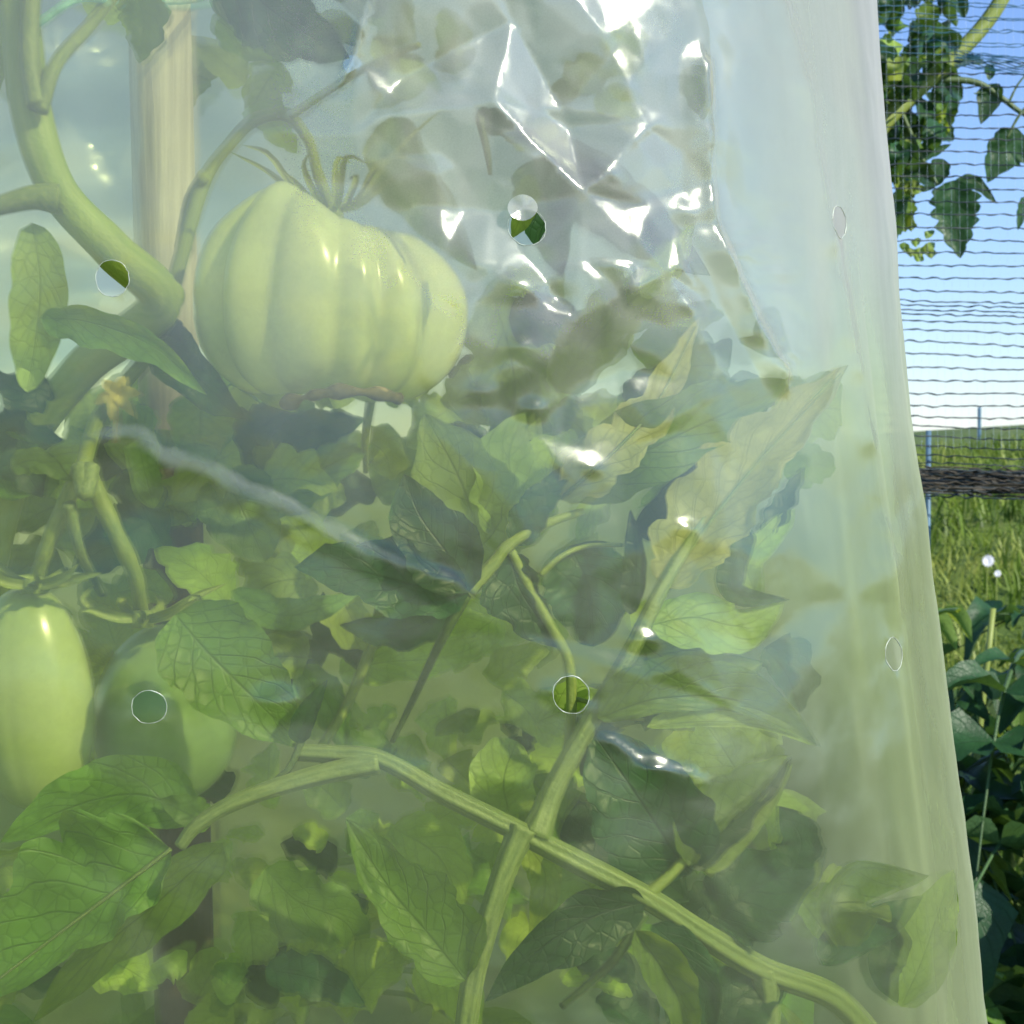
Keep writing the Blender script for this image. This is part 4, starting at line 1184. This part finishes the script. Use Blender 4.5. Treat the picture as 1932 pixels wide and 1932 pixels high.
HT('dark', [(1780, 300, D), (1765, 330, D), (1745, 362, D)], 22, 20, lobe=.2, nu=18, nv=4)
HT('dark', [(1800, 345, D), (1840, 340, D), (1882, 385, D)], 10, 18, lobe=.2, nu=18, nv=4)
HT('dark', [(1935, 370, D), (1930, 400, D), (1920, 435, D)], 10, 12, nu=12, nv=3)
HT('dark', [(1780, 130, D), (1820, 112, D), (1862, 120, D)], 14, 12, nu=14, nv=3)
HT('dark', [(1700, 300, D), (1750, 290, D), (1795, 272, D)], 12, 12, nu=14, nv=3)
rt_ = random.Random(5)
for i in range(215):
    x = rt_.uniform(1600, 1800); y = rt_.uniform(-180, 400)
    if y > 200: x = 1590 + (x - 1590) * max(.45, 1 - (y - 200) / 420)
    a = rt_.uniform(0.2, 2.9)
    L = rt_.uniform(40, 85)
    dd = D + rt_.uniform(-.05, .15)
    x2, y2 = x + math.cos(a) * L * .6, y + math.sin(a) * L
    mt = rt_.choices(['dark', 'leaf', 'pale'], [8, 3, 1])[0]
    HT(mt, [(x, y, dd), ((x + x2) / 2, (y + y2) / 2 - 5, dd - .02), (x2, y2, dd + .02)], L * .3, L * .3, lobe=.3, roll=rt_.uniform(-50, 50), fold=rt_.uniform(0, 25), nu=12, nv=3)
for i in range(30):
    y = rt_.uniform(310, 490); x = rt_.uniform(1670, 1745) + max(0, (y - 400)) * .1
    HT('pale', [(x, y, D), (x + 8, y - 4, D), (x + 18, y + rt_.uniform(-12, 14), D + .02)], 9, 9, lobe=.2, roll=rt_.uniform(-40, 40), nu=8, nv=2)

# ------------------------------------------------------------------ the net
ND = 1.30
net = thing('bird_net', 'dark mesh net stretched against the sky right of the cover', 'net', P(1850, 900, ND))
ylist = [118 + 0, 140, 163, 190, 214, 240, 262, 286, 309, 333, 357, 381, 404, 429, 453, 476, 500, 523, 546, 566, 574, 583, 591, 604, 622, 645, 668, 692, 715, 739, 762, 784, 803, 823, 842, 860, 874]
ytop = [100, 88, 74, 60, 48, 36, 25, 12, 0, -14, -30, -48, -70, -95, -120]
def strand(y0_, slope, seed, rad, mat, amp=1.7, x0=1300, x1=2400, dz=0.0, step=9, fan=0.0):
    pts = []
    r = random.Random(seed)
    x = x0
    while x <= x1:
        ph = x * 0.16 + seed * 1.7
        yy = y0_ + slope * (x - 1700) + amp * math.sin(ph) * (0.5 + 0.5 * math.sin(x * 0.037 + seed)) + r.uniform(-.8, .8) + 4 * noise.noise(Vector((x * .006, y0_ * .012, 0))) + fan * max(0, x - 1700) ** 1.0
        pts.append(P(x, yy, ND + dz + 0.004 * math.sin(x * .02 + seed)))
        x += step
    V = []; F = []
    n = len(pts)
    for i, p in enumerate(pts):
        for k in range(4):
            a = k * math.pi / 2 + i * 0.4
            V.append(p + Vector((0, math.cos(a), math.sin(a))) * rad * (1 + .25 * math.sin(i * 1.9 + seed)))
    for i in range(n - 1):
        for k in range(4):
            F.append((i * 4 + k, i * 4 + (k + 1) % 4, i * 4 + 4 + (k + 1) % 4, i * 4 + 4 + k))
    return build('strand', V, F, mat, net, base=pts[0])
for i, y in enumerate(ylist):
    strand(y, 0.028 if y > 540 else 0.01, i + 1, 0.00052, M['net'])
for i, y in enumerate(ytop):
    strand(y, 0.02, i + 60, 0.00036, M['netbluish'], amp=2.0, fan=(-0.02 if i % 2 else 0.02))
for i in range(9):
    strand(84 + i * 4, 0.11, i + 90, 0.0004, M['netbluish'], x0=1800)
V = []; F = []
for i in range(74):
    x = 1300 + i * 15
    for k in range(24):
        y = -130 + k * 42.5
        k0 = len(V)
        xx = x + 2 * noise.noise(Vector((i, k * .4, 0))) + (k - 12) * .4
        p = P(xx, y, ND + .001)
        V += [p - Vector((.00005, 0, 0)), p + Vector((.00005, 0, 0)), p + Vector((0, .0001, 0))]
        if k:
            for a_ in range(3):
                F.append((k0 + a_, k0 + (a_ + 1) % 3, k0 - 3 + (a_ + 1) % 3, k0 - 3 + a_))
vt = build('cross_thread', V, F, M['netfine'], net)
vt['kind'] = 'stuff'
# gathered lower hem
V = []; F = []
nx_, ny_ = 152, 14
for i in range(nx_ + 1):
    x = 1300 + i * 7.2
    for j in range(ny_ + 1):
        y = 884 + j * 3.2 + (x - 1760) * 0.022 + 4 * noise.noise(Vector((x * .01, 0, 5)))
        V.append(P(x, y, ND + 0.02 + 0.006 * noise.noise(Vector((x * .02, j * .9, 0)))))
for i in range(nx_):
    for j in range(ny_):
        k = i * (ny_ + 1) + j
        F.append((k, k + 1, k + ny_ + 2, k + ny_ + 1))
build('hem', V, F, M['netband'], net)
for i in range(17):
    strand(882 + i * 3.2 + rnd.uniform(-1.5, 1.5), 0.022 + rnd.uniform(-.015, .015), i + 120, 0.0006, M['net'] if i % 3 else M['netband'], amp=3.0, dz=rnd.uniform(-.01, .01))

# ------------------------------------------------------------------ rods and flowers
def rod(label, x, ytop_, d, w_, tilt=0):
    t = P(x, ytop_, d)
    b_ = Vector((t.x - tilt, t.y, max(0.0, ground_z(t.x, t.y))))
    V, F, U = tube_geo([b_, b_.lerp(t, .33), b_.lerp(t, .67), t], px(w_ / 2, d), px(w_ / 2, d), n=12, sides=10)
    o = build('fence_rod', V, F, M['post'], base=b_, uvs=U)
    return tag(o, label, 'rod', 'thin rods holding the net')
rod('thicker blue grey rod beside the cover edge, holding the net hem', 1752, 812, 1.36, 10)
rod('thinner far rod standing on the grass horizon', 1848, 768, 11.0, 7)
for (x, y, d, s_, lab) in [(1864, 1058, 5.2, .018, 'larger white flower head in the grass at the right edge'), (1882, 1082, 5.0, .010, 'small white flower head just below the larger one')]:
    c = P(x, y, d)
    fl = thing('flower', lab, 'flower', c, 'white flowers in the grass')
    V, F, U = [], [], []
    for k in range(12):
        a = 2 * math.pi * k / 12
        dd = Vector((math.cos(a), -0.25, math.sin(a)))
        leaf_geo([c, c + dd * s_ * .5, c + dd * s_ + Vector((0, .002, 0))], s_ * .22, s_ * .22, nu=5, nv=1, V=V, F=F, U=U, kind='round', lobe=0)
    build('petals', V, F, M['petal'], fl, base=c, uvs=U)
    tube('flower_stalk', [c, c - Vector((0, -0.01, s_ * 3)), Vector((c.x, c.y + .02, ground_z(c.x, c.y)))], .0015, .002, M['stem'], fl, n=6, sides=5)
print('objects', len(bpy.data.objects), 'film verts', len(verts))
